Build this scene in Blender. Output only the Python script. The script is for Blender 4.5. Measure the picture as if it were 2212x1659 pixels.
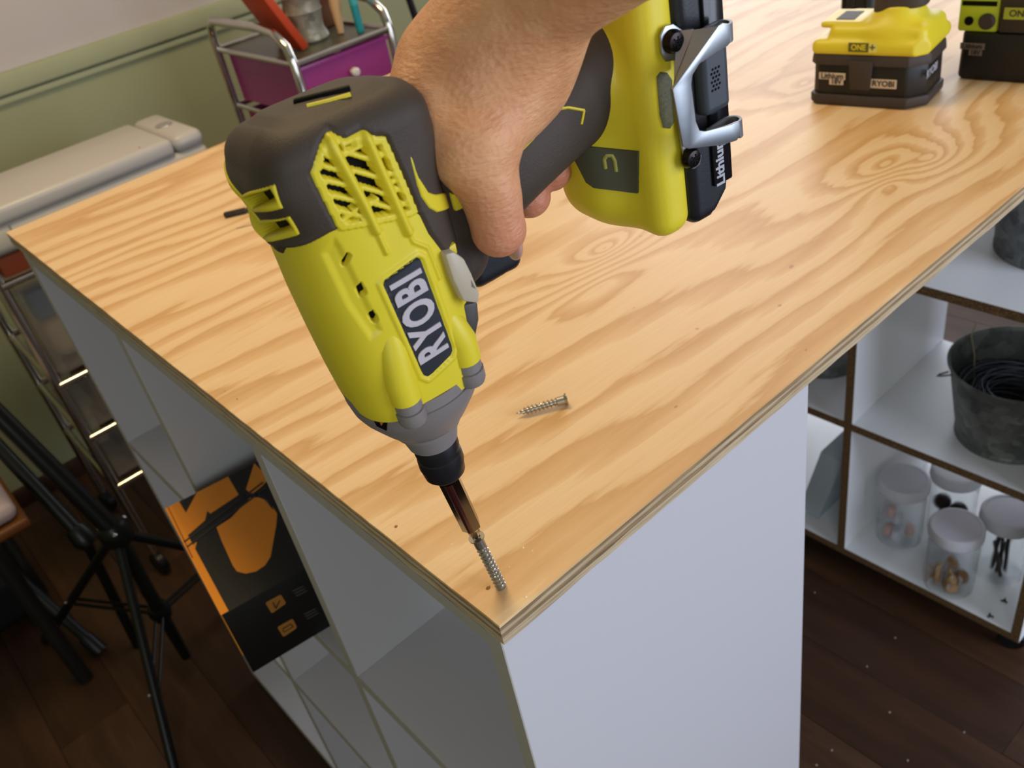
import bpy, bmesh, math, random
import numpy as np
from mathutils import Vector, Matrix, Euler

random.seed(7)
for o in list(bpy.data.objects):
    bpy.data.objects.remove(o)
scene = bpy.context.scene
COL = scene.collection
PI = math.pi

# ------------------------------------------------------------------ camera
# z = 0 is the top of the workbench, x runs along its right edge, y along its left edge; the floor is at -0.9
CAM = np.array([-0.1649347, -0.29524208, 0.39500463])
RW = np.array([[0.73116762, -0.66065182, -0.17009728],
               [-0.49235227, -0.33843932, -0.80190278],
               [0.47221092, 0.67007313, -0.57272929]])      # world -> camera (right, down, forward)
FPX = 1933.73
IW, IH = 2212, 1659
cam_data = bpy.data.cameras.new('camera')
cam = bpy.data.objects.new('camera', cam_data)
COL.objects.link(cam)
m3 = RW.T @ np.diag([1.0, -1.0, -1.0])
mw = Matrix(m3.tolist()).to_4x4()
mw.translation = Vector(CAM.tolist())
cam.matrix_world = mw
cam_data.sensor_fit = 'HORIZONTAL'
cam_data.sensor_width = 36.0
cam_data.lens = FPX / IW * 36.0
cam_data.clip_start = 0.01
cam_data.clip_end = 60
cam_data.dof.use_dof = True
cam_data.dof.focus_distance = 0.44
cam_data.dof.aperture_fstop = 16.0
scene.camera = cam

# ------------------------------------------------------------------ light and exposure
scene.view_settings.view_transform = 'Standard'
scene.view_settings.look = 'None'
scene.view_settings.gamma = 1.0
scene.view_settings.use_curve_mapping = False
scene.view_settings.exposure = 0.0

world = bpy.data.worlds.new('daylight')
scene.world = world
world.use_nodes = True
wb = world.node_tree.nodes['Background']
wb.inputs['Color'].default_value = (0.55, 0.70, 1.0, 1)
wb.inputs['Strength'].default_value = 1.2

def area(name, loc, target, sx, sy, power, color):
    l = bpy.data.lights.new(name, 'AREA')
    l.shape = 'RECTANGLE'
    l.size = sx
    l.size_y = sy
    l.energy = power
    l.color = color
    o = bpy.data.objects.new(name, l)
    COL.objects.link(o)
    o.location = loc
    d = Vector(target) - Vector(loc)
    o.rotation_euler = d.to_track_quat('-Z', 'Y').to_euler()
    return o

# daylight through the window in the back wall, beyond the bench (glare on the top, shadows towards the camera)
area('window_light_back', (2.45, 1.80, 0.68), (0.7, 0.3, -0.05), 1.15, 1.0, 17, (0.95, 0.97, 1.0))
# daylight through the far window
area('window_light_far', (3.12, 0.9, 0.68), (0.8, 0.2, -0.1), 1.2, 1.0, 12, (0.92, 0.96, 1.0))
# daylight through the glazed door on the right
area('window_light_right', (0.95, -1.66, 0.40), (0.75, 0.2, -0.35), 1.2, 1.4, 29, (0.80, 0.86, 1.0))
# warm ceiling lamp
area('ceiling_lamp_light', (0.25, 0.75, 1.40), (0.2, 0.7, 0.0), 0.45, 0.45, 13, (1.0, 0.76, 0.40))
# soft cool fill added behind the camera on the left to lift the cubbies
area('fill_light_left', (-1.30, -1.30, 0.40), (0.0, 0.3, -0.35), 1.0, 0.9, 11.0, (0.84, 0.96, 1.0))

# ------------------------------------------------------------------ helpers
def hexc(h):
    h = h.lstrip('#')
    out = []
    for i in (0, 2, 4):
        c = int(h[i:i + 2], 16) / 255.0
        out.append(c / 12.92 if c <= 0.04045 else ((c + 0.055) / 1.055) ** 2.4)
    return (out[0], out[1], out[2], 1.0)

MATS = {}
def mat(name, color, rough=0.5, metal=0.0, var=0.06, vscale=30.0, bump=0.0, bscale=200.0, spec=0.5,
        trans=0.0, ior=1.45, coat=0.0, sss=0.0, emit=None, alpha=1.0):
    if name in MATS:
        return MATS[name]
    m = bpy.data.materials.new(name)
    m.use_nodes = True
    nt = m.node_tree
    b = nt.nodes['Principled BSDF']
    c = hexc(color) if isinstance(color, str) else color
    b.inputs['Roughness'].default_value = rough
    b.inputs['Metallic'].default_value = metal
    b.inputs['Specular IOR Level'].default_value = spec
    b.inputs['IOR'].default_value = ior
    b.inputs['Transmission Weight'].default_value = trans
    b.inputs['Coat Weight'].default_value = coat
    b.inputs['Alpha'].default_value = alpha
    tc = nt.nodes.new('ShaderNodeTexCoord')
    nz = nt.nodes.new('ShaderNodeTexNoise')
    nz.inputs['Scale'].default_value = vscale
    nz.inputs['Detail'].default_value = 5
    nt.links.new(tc.outputs['Object'], nz.inputs['Vector'])
    mx = nt.nodes.new('ShaderNodeMix')
    mx.data_type = 'RGBA'
    mx.inputs[6].default_value = tuple(max(0, x * (1 - var)) for x in c[:3]) + (1,)
    mx.inputs[7].default_value = tuple(min(1, x * (1 + var)) for x in c[:3]) + (1,)
    nt.links.new(nz.outputs['Fac'], mx.inputs[0])
    nt.links.new(mx.outputs[2], b.inputs['Base Color'])
    if sss:
        b.inputs['Subsurface Weight'].default_value = sss
        b.inputs['Subsurface Radius'].default_value = (1.0, 0.35, 0.2)
        b.inputs['Subsurface Scale'].default_value = 0.006
    if emit:
        b.inputs['Emission Color'].default_value = hexc(emit[0])
        b.inputs['Emission Strength'].default_value = emit[1]
    if bump:
        n2 = nt.nodes.new('ShaderNodeTexNoise')
        n2.inputs['Scale'].default_value = bscale
        n2.inputs['Detail'].default_value = 4
        nt.links.new(tc.outputs['Object'], n2.inputs['Vector'])
        bp = nt.nodes.new('ShaderNodeBump')
        bp.inputs['Strength'].default_value = bump
        bp.inputs['Distance'].default_value = 0.001
        nt.links.new(n2.outputs['Fac'], bp.inputs['Height'])
        nt.links.new(bp.outputs['Normal'], b.inputs['Normal'])
    MATS[name] = m
    return m

def tag(o, label=None, cat=None, group=None, kind=None):
    if label: o['label'] = label
    if cat: o['category'] = cat
    if group: o['group'] = group
    if kind: o['kind'] = kind
    return o

def empty(name, loc=(0, 0, 0), rot=None, label=None, cat=None, group=None, kind=None, matrix=None):
    e = bpy.data.objects.new(name, None)
    COL.objects.link(e)
    e.empty_display_size = 0.03
    e.matrix_world = matrix if matrix is not None else (Matrix.Translation(Vector(loc)) @ (Euler(rot).to_matrix().to_4x4() if rot else Matrix.Identity(4)))
    e['m'] = [v for r in e.matrix_world for v in r]
    return tag(e, label, cat, group, kind)

def base_matrix(p):
    """matrix of a top-level object or part, from what was set on it"""
    m = Matrix.Identity(4)
    chain = []
    while p is not None:
        chain.append(p)
        p = p.parent
    for q in reversed(chain):
        m = m @ q.matrix_parent_inverse @ q.matrix_basis if q.parent else m @ q.matrix_basis
    return m

def link_mesh(name, me, m=None, parent=None, smooth=False, local=False, angle=None):
    """local=True: vertices are in the parent's own frame; otherwise in world space"""
    if m is not None:
        me.materials.append(m)
    if smooth:
        me.polygons.foreach_set('use_smooth', [True] * len(me.polygons))
        if angle:
            me.set_sharp_from_angle(angle=math.radians(angle))
    o = bpy.data.objects.new(name, me)
    COL.objects.link(o)
    if parent is not None:
        o.parent = parent
        if not local:
            o.matrix_parent_inverse = base_matrix(parent).inverted()
    return o

def mesh_obj(name, V, F, m=None, parent=None, smooth=False, local=False, angle=None):
    me = bpy.data.meshes.new(name)
    me.from_pydata([tuple(map(float, v)) for v in V], [], [tuple(f) for f in F])
    me.update()
    return link_mesh(name, me, m, parent, smooth, local, angle)

def bm_obj(name, bm, m=None, parent=None, smooth=False, local=False, angle=None):
    bmesh.ops.recalc_face_normals(bm, faces=bm.faces)
    me = bpy.data.meshes.new(name)
    bm.to_mesh(me)
    bm.free()
    return link_mesh(name, me, m, parent, smooth, local, angle)

def add_box(bm, lo, hi, M=None, bevel=0.0, seg=2):
    vs = [bm.verts.new((x, y, z)) for x in (lo[0], hi[0]) for y in (lo[1], hi[1]) for z in (lo[2], hi[2])]
    fs = [(0, 1, 3, 2), (4, 6, 7, 5), (0, 4, 5, 1), (2, 3, 7, 6), (0, 2, 6, 4), (1, 5, 7, 3)]
    faces = [bm.faces.new([vs[i] for i in f]) for f in fs]
    if bevel:
        es = {e for f in faces for e in f.edges}
        r = bmesh.ops.bevel(bm, geom=list(es), offset=bevel, segments=seg, profile=0.5, affect='EDGES')
        vs = list({v for f in r['faces'] for v in f.verts} | {v for v in vs if v.is_valid})
    if M is not None:
        bmesh.ops.transform(bm, matrix=M, verts=[v for v in vs if v.is_valid])

def box(name, lo, hi, m, parent=None, bevel=0.0, seg=2, local=False, M=None, smooth=None):
    bm = bmesh.new()
    add_box(bm, lo, hi, M, bevel, seg)
    return bm_obj(name, bm, m, parent, smooth=bool(bevel) if smooth is None else smooth, local=local, angle=40)

def add_lathe(bm, prof, M=None, n=32, cap=True):
    rings = []
    for r, z in prof:
        rings.append([bm.verts.new((r * math.cos(2 * PI * i / n), r * math.sin(2 * PI * i / n), z)) for i in range(n)])
    for A, B in zip(rings, rings[1:]):
        for i in range(n):
            bm.faces.new((A[i], A[(i + 1) % n], B[(i + 1) % n], B[i]))
    if cap:
        bm.faces.new(rings[0][::-1])
        bm.faces.new(rings[-1])
    if M is not None:
        bmesh.ops.transform(bm, matrix=M, verts=[v for R in rings for v in R])

def lathe(name, prof, m, parent=None, n=32, M=None, cap=True, local=False, angle=40):
    bm = bmesh.new()
    add_lathe(bm, prof, M, n, cap)
    return bm_obj(name, bm, m, parent, smooth=True, local=local, angle=angle)

def add_tube(bm, pts, r, n=10, cap=True):
    pts = [Vector(p) for p in pts]
    rs = r if isinstance(r, (list, tuple)) else [r] * len(pts)
    rings = []
    up = None
    for i, p in enumerate(pts):
        t = (pts[min(i + 1, len(pts) - 1)] - pts[max(i - 1, 0)]).normalized()
        if up is None:
            up = Vector((0, 0, 1)) if abs(t.z) < 0.9 else Vector((1, 0, 0))
        a = t.cross(up).normalized()
        up = a.cross(t).normalized()
        rings.append([bm.verts.new(p + (a * math.cos(2 * PI * k / n) + up * math.sin(2 * PI * k / n)) * rs[i]) for k in range(n)])
    for A, B in zip(rings, rings[1:]):
        for i in range(n):
            bm.faces.new((A[i], A[(i + 1) % n], B[(i + 1) % n], B[i]))
    if cap:
        bm.faces.new(rings[0][::-1])
        bm.faces.new(rings[-1])

def tube(name, pts, r, m, parent=None, n=10, local=False, cap=True):
    bm = bmesh.new()
    add_tube(bm, pts, r, n, cap)
    return bm_obj(name, bm, m, parent, smooth=True, local=local, angle=50)

def add_prism(bm, poly, n, thick, bevel=0.0):
    """poly: 3-D points of a planar outline; extruded along n by thick"""
    n = Vector(n).normalized() * thick
    A = [bm.verts.new(Vector(p)) for p in poly]
    B = [bm.verts.new(Vector(p) + n) for p in poly]
    bm.faces.new(A)
    bm.faces.new(B[::-1])
    k = len(A)
    for i in range(k):
        bm.faces.new((A[i], B[i], B[(i + 1) % k], A[(i + 1) % k]))

def prism(name, poly, n, thick, m, parent=None, local=False, smooth=False, bevel=0.0):
    bm = bmesh.new()
    add_prism(bm, poly, n, thick)
    if bevel:
        bmesh.ops.recalc_face_normals(bm, faces=bm.faces)
        bmesh.ops.bevel(bm, geom=[e for e in bm.edges], offset=bevel, segments=2, profile=0.5, affect='EDGES')
    return bm_obj(name, bm, m, parent, smooth=smooth or bevel > 0, local=local, angle=35)

def axis_matrix(p, z, x=None):
    """frame at p with local z along z"""
    z = Vector(z).normalized()
    x = Vector(x) if x is not None else (Vector((1, 0, 0)) if abs(z.x) < 0.9 else Vector((0, 1, 0)))
    x = (x - z * x.dot(z)).normalized()
    y = z.cross(x)
    M = Matrix((x, y, z)).transposed().to_4x4()
    M.translation = Vector(p)
    return M

def text_mesh(name, s, size, M, m, parent, depth=0.0002, bold=0.0, local=False, xscale=1.0, spacing=1.0):
    """flat lettering as a thin mesh; M maps text plane (x right, y up, z out)"""
    cu = bpy.data.curves.new(name, 'FONT')
    cu.body = s
    cu.size = size
    cu.align_x = 'CENTER'
    cu.align_y = 'CENTER'
    cu.extrude = depth
    cu.offset = bold
    cu.space_character = spacing
    cu.resolution_u = 4
    tmp = bpy.data.objects.new('tmp', cu)
    COL.objects.link(tmp)
    dg = bpy.context.evaluated_depsgraph_get()
    me = bpy.data.meshes.new_from_object(tmp.evaluated_get(dg))
    bpy.data.objects.remove(tmp)
    me.name = name
    me.transform(M @ Matrix.Diagonal((xscale, 1, 1, 1)))
    me.materials.clear()
    return link_mesh(name, me, m, parent, local=local)

def copy_tree(o, parent=None):
    c = o.copy()
    COL.objects.link(c)
    c.parent = parent
    if parent is not None:
        c.matrix_parent_inverse = o.matrix_parent_inverse.copy()
    for ch in [k for k in bpy.data.objects if k.parent == o]:
        copy_tree(ch, c)
    return c

# sight-line measurement of the photograph: the point of a plane (axis = value) seen at a pixel
def at(px, ax, val):
    w = RW.T @ np.array([px[0] - IW / 2, px[1] - IH / 2, FPX])
    return CAM + w * (val - CAM[ax]) / w[ax]

def sdf_mesh(fn, lo, hi, step):
    """surface nets of fn(P) = 0 on a regular grid; fn takes arrays x, y, z"""
    ax = [np.arange(lo[i], hi[i] + step, step) for i in range(3)]
    X, Y, Z = np.meshgrid(*ax, indexing='ij')
    D = fn(X, Y, Z)
    S = D < 0
    n = D.shape
    cx, cy, cz = n[0] - 1, n[1] - 1, n[2] - 1
    cnt = np.zeros((cx, cy, cz)); sx = cnt.copy(); sy = cnt.copy(); sz = cnt.copy()
    corners = [(i, j, k) for i in (0, 1) for j in (0, 1) for k in (0, 1)]
    def sl(A, c): return A[c[0]:c[0] + cx, c[1]:c[1] + cy, c[2]:c[2] + cz]
    for a in corners:
        for d in range(3):
            if a[d] == 1: continue
            b = list(a); b[d] = 1; b = tuple(b)
            Da, Db = sl(D, a), sl(D, b)
            cr = (Da < 0) != (Db < 0)
            t = np.where(cr, Da / np.where(cr, Da - Db, 1), 0)
            pos = [np.full(Da.shape, float(a[q])) for q in range(3)]
            pos[d] = t
            cnt += cr; sx += pos[0] * cr; sy += pos[1] * cr; sz += pos[2] * cr
    act = cnt > 0
    idx = -np.ones(cnt.shape, dtype=int)
    idx[act] = np.arange(act.sum())
    I = np.argwhere(act)
    c = cnt[act]
    V = np.stack([lo[0] + (I[:, 0] + sx[act] / c) * step, lo[1] + (I[:, 1] + sy[act] / c) * step, lo[2] + (I[:, 2] + sz[act] / c) * step], 1)
    F = []
    for d in range(3):
        A = [slice(0, -1)] * 3; B = [slice(0, -1)] * 3
        e1, e2 = [q for q in range(3) if q != d]
        s0 = [slice(None)] * 3; s1 = [slice(None)] * 3
        s0[d] = slice(0, -1); s1[d] = slice(1, None)
        a = S[tuple(s0)]; b = S[tuple(s1)]
        cr = a != b
        P = np.argwhere(cr)
        ok = (P[:, e1] > 0) & (P[:, e2] > 0) & (P[:, e1] < n[e1] - 1) & (P[:, e2] < n[e2] - 1)
        P = P[ok]
        flip = a[P[:, 0], P[:, 1], P[:, 2]]
        def g(o1, o2):
            Q = P.copy(); Q[:, e1] += o1; Q[:, e2] += o2
            return idx[Q[:, 0], Q[:, 1], Q[:, 2]]
        q = np.stack([g(-1, -1), g(0, -1), g(0, 0), g(-1, 0)], 1)
        if d == 1: flip = ~flip
        q[~flip] = q[~flip][:, ::-1]
        F.append(q)
    return V, np.concatenate(F)

def sdf_obj(name, fn, lo, hi, step, m, parent=None, local=False):
    V, F = sdf_mesh(fn, lo, hi, step)
    return mesh_np(name, V, F, m, parent, local)

def mesh_np(name, V, F, m, parent=None, local=False, smooth=True):
    me = bpy.data.meshes.new(name)
    me.vertices.add(len(V))
    me.vertices.foreach_set('co', np.asarray(V, dtype=np.float32).ravel())
    k = F.shape[1]
    me.loops.add(F.size)
    me.loops.foreach_set('vertex_index', F.astype(np.int32).ravel())
    me.polygons.add(len(F))
    me.polygons.foreach_set('loop_start', np.arange(0, F.size, k, dtype=np.int32))
    me.polygons.foreach_set('loop_total', np.full(len(F), k, dtype=np.int32))
    me.update(calc_edges=True)
    me.validate()
    return link_mesh(name, me, m, parent, smooth=smooth, local=local)

def smin(a, b, k):
    h = np.clip(0.5 + 0.5 * (b - a) / k, 0, 1)
    return b * (1 - h) + a * h - k * h * (1 - h)

def rbox(X, Y, Z, c, h, r):
    qx = np.abs(X - c[0]) - h[0] + r; qy = np.abs(Y - c[1]) - h[1] + r; qz = np.abs(Z - c[2]) - h[2] + r
    out = np.sqrt(np.maximum(qx, 0) ** 2 + np.maximum(qy, 0) ** 2 + np.maximum(qz, 0) ** 2)
    return out + np.minimum(np.maximum(qx, np.maximum(qy, qz)), 0) - r

def cone(X, Y, Z, a, b, ra, rb):
    a = np.array(a, float); b = np.array(b, float); ab = b - a
    t = np.clip(((X - a[0]) * ab[0] + (Y - a[1]) * ab[1] + (Z - a[2]) * ab[2]) / (ab @ ab), 0, 1)
    d = np.sqrt((X - a[0] - t * ab[0]) ** 2 + (Y - a[1] - t * ab[1]) ** 2 + (Z - a[2] - t * ab[2]) ** 2)
    return d - (ra + (rb - ra) * t)

# ------------------------------------------------------------------ node materials of the large surfaces
class NT:
    def __init__(s, name, rough=0.5, spec=0.5):
        s.m = bpy.data.materials.new(name); s.m.use_nodes = True
        s.nt = s.m.node_tree; s.b = s.nt.nodes['Principled BSDF']
        s.b.inputs['Roughness'].default_value = rough
        s.b.inputs['Specular IOR Level'].default_value = spec
        s.tc = s.nt.nodes.new('ShaderNodeTexCoord')
    def new(s, t, **k):
        n = s.nt.nodes.new(t)
        for a, v in k.items(): setattr(n, a, v)
        return n
    def link(s, a, b): s.nt.links.new(a, b)
    def val(s, sock, v):
        if hasattr(v, 'is_output') or hasattr(v, 'links'): s.link(v, sock)
        else: sock.default_value = v
    def math(s, op, a, b=0.0, c=None):
        n = s.new('ShaderNodeMath', operation=op)
        s.val(n.inputs[0], a); s.val(n.inputs[1], b)
        if c is not None: s.val(n.inputs[2], c)
        return n.outputs[0]
    def mapping(s, vec, scale=(1, 1, 1), rot=(0, 0, 0), loc=(0, 0, 0)):
        n = s.new('ShaderNodeMapping')
        n.inputs['Scale'].default_value = scale; n.inputs['Rotation'].default_value = rot; n.inputs['Location'].default_value = loc
        s.link(vec, n.inputs['Vector']); return n.outputs[0]
    def noise(s, vec, scale, detail=3, rough=0.5):
        n = s.new('ShaderNodeTexNoise'); n.inputs['Scale'].default_value = scale
        n.inputs['Detail'].default_value = detail; n.inputs['Roughness'].default_value = rough
        s.link(vec, n.inputs['Vector']); return n.outputs['Fac']
    def ramp(s, fac, stops, interp='LINEAR'):
        n = s.new('ShaderNodeValToRGB'); n.color_ramp.interpolation = interp
        e = n.color_ramp.elements
        while len(e) < len(stops): e.new(0.5)
        for q, (p, c) in zip(e, stops):
            q.position = p; q.color = hexc(c) if isinstance(c, str) else (c, c, c, 1)
        s.link(fac, n.inputs['Fac']); return n.outputs['Color']
    def mix(s, f, a, b, mode='MIX'):
        n = s.new('ShaderNodeMix', data_type='RGBA', blend_type=mode)
        s.val(n.inputs[0], f)
        for i, v in ((6, a), (7, b)):
            if isinstance(v, str): n.inputs[i].default_value = hexc(v)
            else: s.link(v, n.inputs[i])
        return n.outputs[2]
    def color(s, c): s.link(c, s.b.inputs['Base Color'])
    def bump(s, h, strength, dist=0.001):
        n = s.new('ShaderNodeBump'); n.inputs['Strength'].default_value = strength; n.inputs['Distance'].default_value = dist
        s.link(h, n.inputs['Height']); s.link(n.outputs[0], s.b.inputs['Normal'])

def pine_veneer():
    t = NT('pine_veneer', 0.42, 0.5)
    co = t.mapping(t.tc.outputs['Object'], rot=(0, 0, math.radians(2)))
    sep = t.new('ShaderNodeSeparateXYZ'); t.link(co, sep.inputs[0])
    X, Y = sep.outputs[0], sep.outputs[1]
    # broad wander of the growth rings, stretched along the board
    n1 = t.noise(t.mapping(co, scale=(1.1, 4.5, 1.0), loc=(3.1, 0.7, 0)), 1.0, 2.0, 0.45)
    n2 = t.noise(t.mapping(co, scale=(3.5, 22.0, 1.0), loc=(1.0, 4.0, 0)), 1.0, 2.0, 0.5)
    F = t.math('ADD', t.math('MULTIPLY', Y, 22.0), t.math('MULTIPLY', n1, 8.0))
    F = t.math('ADD', F, t.math('MULTIPLY', n2, 0.8))
    n3 = t.noise(t.mapping(co, scale=(9.0, 75.0, 1.0), loc=(2.0, 9.0, 0)), 1.0, 3.0, 0.6)
    F = t.math('ADD', F, t.math('MULTIPLY', n3, 0.75))
    # knots: rings drawn round a point (positions in the rotated frame)
    ca, sa = math.cos(math.radians(2)), math.sin(math.radians(2))
    for (kx, ky), amp, sx, sy in KNOTS:
        rx, ry = kx * ca - ky * sa, kx * sa + ky * ca
        dx = t.math('DIVIDE', t.math('SUBTRACT', X, rx), sx)
        dy = t.math('DIVIDE', t.math('SUBTRACT', Y, ry), sy)
        d2 = t.math('ADD', t.math('MULTIPLY', dx, dx), t.math('MULTIPLY', dy, dy))
        g = t.math('POWER', 2.718, t.math('MULTIPLY', t.math('SQRT', d2), -1.0))
        F = t.math('ADD', F, t.math('MULTIPLY', g, amp))
    fr = t.math('FRACT', F)
    col = t.ramp(fr, [(0.0, '#dfb780'), (0.06, '#e6c08c'), (0.46, '#e9c694'), (0.56, '#deb37c'), (0.80, '#d0a063'), (0.93, '#c79353'), (1.0, '#dfb780')])
    # pores and streaks along the grain
    st = t.noise(t.mapping(co, scale=(12.0, 420.0, 1.0)), 1.0, 4.0, 0.6)
    col = t.mix(t.math('MULTIPLY', t.math('SUBTRACT', st, 0.35), 0.55), col, '#b98854')
    bl = t.noise(t.mapping(co, scale=(2.0, 4.0, 1.0), loc=(8, 2, 0)), 1.0, 3.0)
    col = t.mix(t.math('MULTIPLY', bl, 0.35), col, '#e3c295')
    sp = t.noise(t.mapping(co, scale=(40.0, 60.0, 1.0)), 1.0, 1.0)
    col = t.mix(t.math('MULTIPLY', t.math('GREATER_THAN', sp, 0.80), 0.5), col, '#8d5f35')
    t.color(col)
    t.bump(t.math('ADD', st, t.math('MULTIPLY', fr, 0.4)), 0.12, 0.0006)
    t.b.inputs['Roughness'].default_value = 0.46
    return t.m

KNOTS = [((0.628, 0.126), 5.0, 0.11, 0.045), ((0.585, 0.098), -3.0, 0.05, 0.022), ((0.66, 0.098), 4.0, 0.06, 0.03), ((0.36, 0.255), 4.2, 0.055, 0.026),
         ((0.305, 0.21), -2.6, 0.07, 0.02), ((0.24, 0.31), 1.8, 0.09, 0.03), ((0.80, 0.33), 3.5, 0.10, 0.05)]
M_PINE = pine_veneer()

def ply_layer(name, c1, c2, sc):
    t = NT(name, 0.75, 0.3)
    co = t.mapping(t.tc.outputs['Object'], scale=sc)
    n = t.noise(co, 1.0, 5, 0.65)
    n2 = t.noise(t.mapping(t.tc.outputs['Object'], scale=(14, 14, 60)), 1.0, 3)
    col = t.ramp(n, [(0.30, c2), (0.55, c1), (0.72, c1)])
    col = t.mix(t.math('MULTIPLY', n2, 0.35), col, c2)
    t.color(col); t.bump(n, 0.6, 0.0012)
    return t.m
M_PLY_LONG = ply_layer('ply_long_grain', '#c9b493', '#8f7858', (16, 16, 620))
M_PLY_CROSS = ply_layer('ply_cross_grain', '#a68a66', '#5d4830', (22, 22, 760))
M_PLY_FACE = ply_layer('ply_back_face', '#cbb694', '#94795a', (16, 16, 620))

def melamine(name, c):
    t = NT(name, 0.38, 0.45)
    n = t.noise(t.tc.outputs['Object'], 260, 2)
    t.color(t.mix(t.math('MULTIPLY', n, 0.12), c, '#b9b6b2'))
    t.bump(n, 0.05, 0.0004)
    return t.m
M_WHITE = melamine('shaded_white_melamine', '#c4c1c5')  # shade on the end panel is put into this greyed white
M_WHITE2 = melamine('bright_white_melamine', '#f1f3f6')
M_TAPE = mat('grey_edge_banding', '#a59f94', 0.55, var=0.08, vscale=90)

def chipboard():
    t = NT('raw_chipboard_edge', 0.85, 0.2)
    n = t.noise(t.tc.outputs['Object'], 420, 4, 0.7)
    t.color(t.ramp(n, [(0.3, '#3d2c1c'), (0.5, '#6b5136'), (0.68, '#927551')]))
    t.bump(n, 0.7, 0.001)
    return t.m
M_CHIP = chipboard()

def plank_mat(i):
    t = NT('dark_laminate_%s' % 'abc'[i], 0.5, 0.32)
    co = t.mapping(t.tc.outputs['Object'], scale=(14.0, 1.5, 1.0), loc=(i * 3.3, i * 7.1, 0))
    n = t.noise(co, 1.0, 6, 0.62)
    n2 = t.noise(t.mapping(t.tc.outputs['Object'], scale=(90, 7, 1)), 1.0, 3, 0.6)
    cs = [('#2a1a10', '#48301f', '#61422c'), ('#2d1c12', '#4c3424', '#664834'), ('#271710', '#422b1c', '#5a3c28')][i]
    col = t.ramp(n, [(0.28, cs[0]), (0.5, cs[1]), (0.75, cs[2])])
    col = t.mix(t.math('MULTIPLY', n2, 0.4), col, cs[0])
    t.color(col); t.bump(n2, 0.12, 0.0006)
    return t.m
M_PLANK = [plank_mat(i) for i in range(3)]

def wall_mat(name, c, d):
    t = NT(name, 0.8, 0.25)
    n = t.noise(t.tc.outputs['Object'], 3.0, 3)
    t.color(t.mix(t.math('MULTIPLY', n, 0.5), c, d))
    t.bump(t.noise(t.tc.outputs['Object'], 500, 2), 0.12, 0.0006)
    return t.m
M_WALL_LOW = wall_mat('sage_green_wall_paint', '#a3a37c', '#9a9b74')
M_WALL_UP = wall_mat('pale_grey_wall_paint', '#c4b9b2', '#bdb2aa')
M_RAIL = wall_mat('sage_trim_paint', '#a8a985', '#9fa07c')
M_CEIL = wall_mat('ceiling_paint', '#d8d4cc', '#d0ccc4')

# ------------------------------------------------------------------ the room
FZ = -0.9
RX0, RX1, RY0, RY1, RZ1 = -1.6, 3.2, -1.75, 1.87, 1.5
T = 0.06
floor = empty('floor', (0, 0, FZ), kind='structure')
box('subfloor', (RX0 - T, RY0 - T, FZ - 0.08), (RX1 + T, RY1 + T, FZ - 0.012), M_PLANK[2], floor)
protos = {}
pw = 0.128
ix = 0
x = RX0
while x < RX1 - 0.02:
    y = RY0 - ((ix * 0.37) % 1.0) * 1.1
    k = 0
    while y < RY1:
        y0, y1 = max(y, RY0), min(y + 1.2, RY1)
        if y1 - y0 > 0.05:
            w = min(pw, RX1 - x)
            key = (round(w, 3), round(y1 - y0, 3), (ix * 2 + k) % 3)
            if key not in protos:
                o = box('plank', (0.0004, 0.0004, -0.012), (w - 0.0004, y1 - y0 - 0.0004, 0.0), M_PLANK[key[2]], floor, bevel=0.0003, seg=1, local=True)
                protos[key] = o.data
            else:
                o = bpy.data.objects.new('plank', protos[key]); COL.objects.link(o); o.parent = floor
            o.location = (x, y0, 0)
        y += 1.2
        k += 1
    x += pw
    ix += 1

def wall(name, lo, hi, m, kind='structure'):
    o = box(name, lo, hi, m); o['kind'] = kind; return o
RAILZ = 0.0
wb_ = empty('wall_back', (0.8, RY1, FZ), kind='structure')
WX = 1.80
box('lower_wall', (RX0, RY1, FZ), (WX, RY1 + T, RAILZ), M_WALL_LOW, wb_)
box('upper_wall', (RX0, RY1, RAILZ), (WX, RY1 + T, RZ1), M_WALL_UP, wb_)
tr = box('trim_1', (RX0, RY1 - 0.018, RAILZ - 0.012), (WX, RY1 + 0.002, RAILZ + 0.030), M_RAIL, bevel=0.006); tr['kind'] = 'structure'
tr = box('trim_2', (RX0, RY1 - 0.010, RAILZ - 0.030), (WX, RY1 + 0.002, RAILZ - 0.016), M_RAIL, bevel=0.003); tr['kind'] = 'structure'
bb = box('baseboard_back', (RX0, RY1 - 0.012, FZ + 0.0005), (RX1, RY1 + 0.002, FZ + 0.05), M_PLANK[2], bevel=0.004); bb['kind'] = 'structure'
wl = wall('wall_left', (RX0 - T, RY0, FZ), (RX0, RY1, RZ1), M_WALL_LOW)
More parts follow.
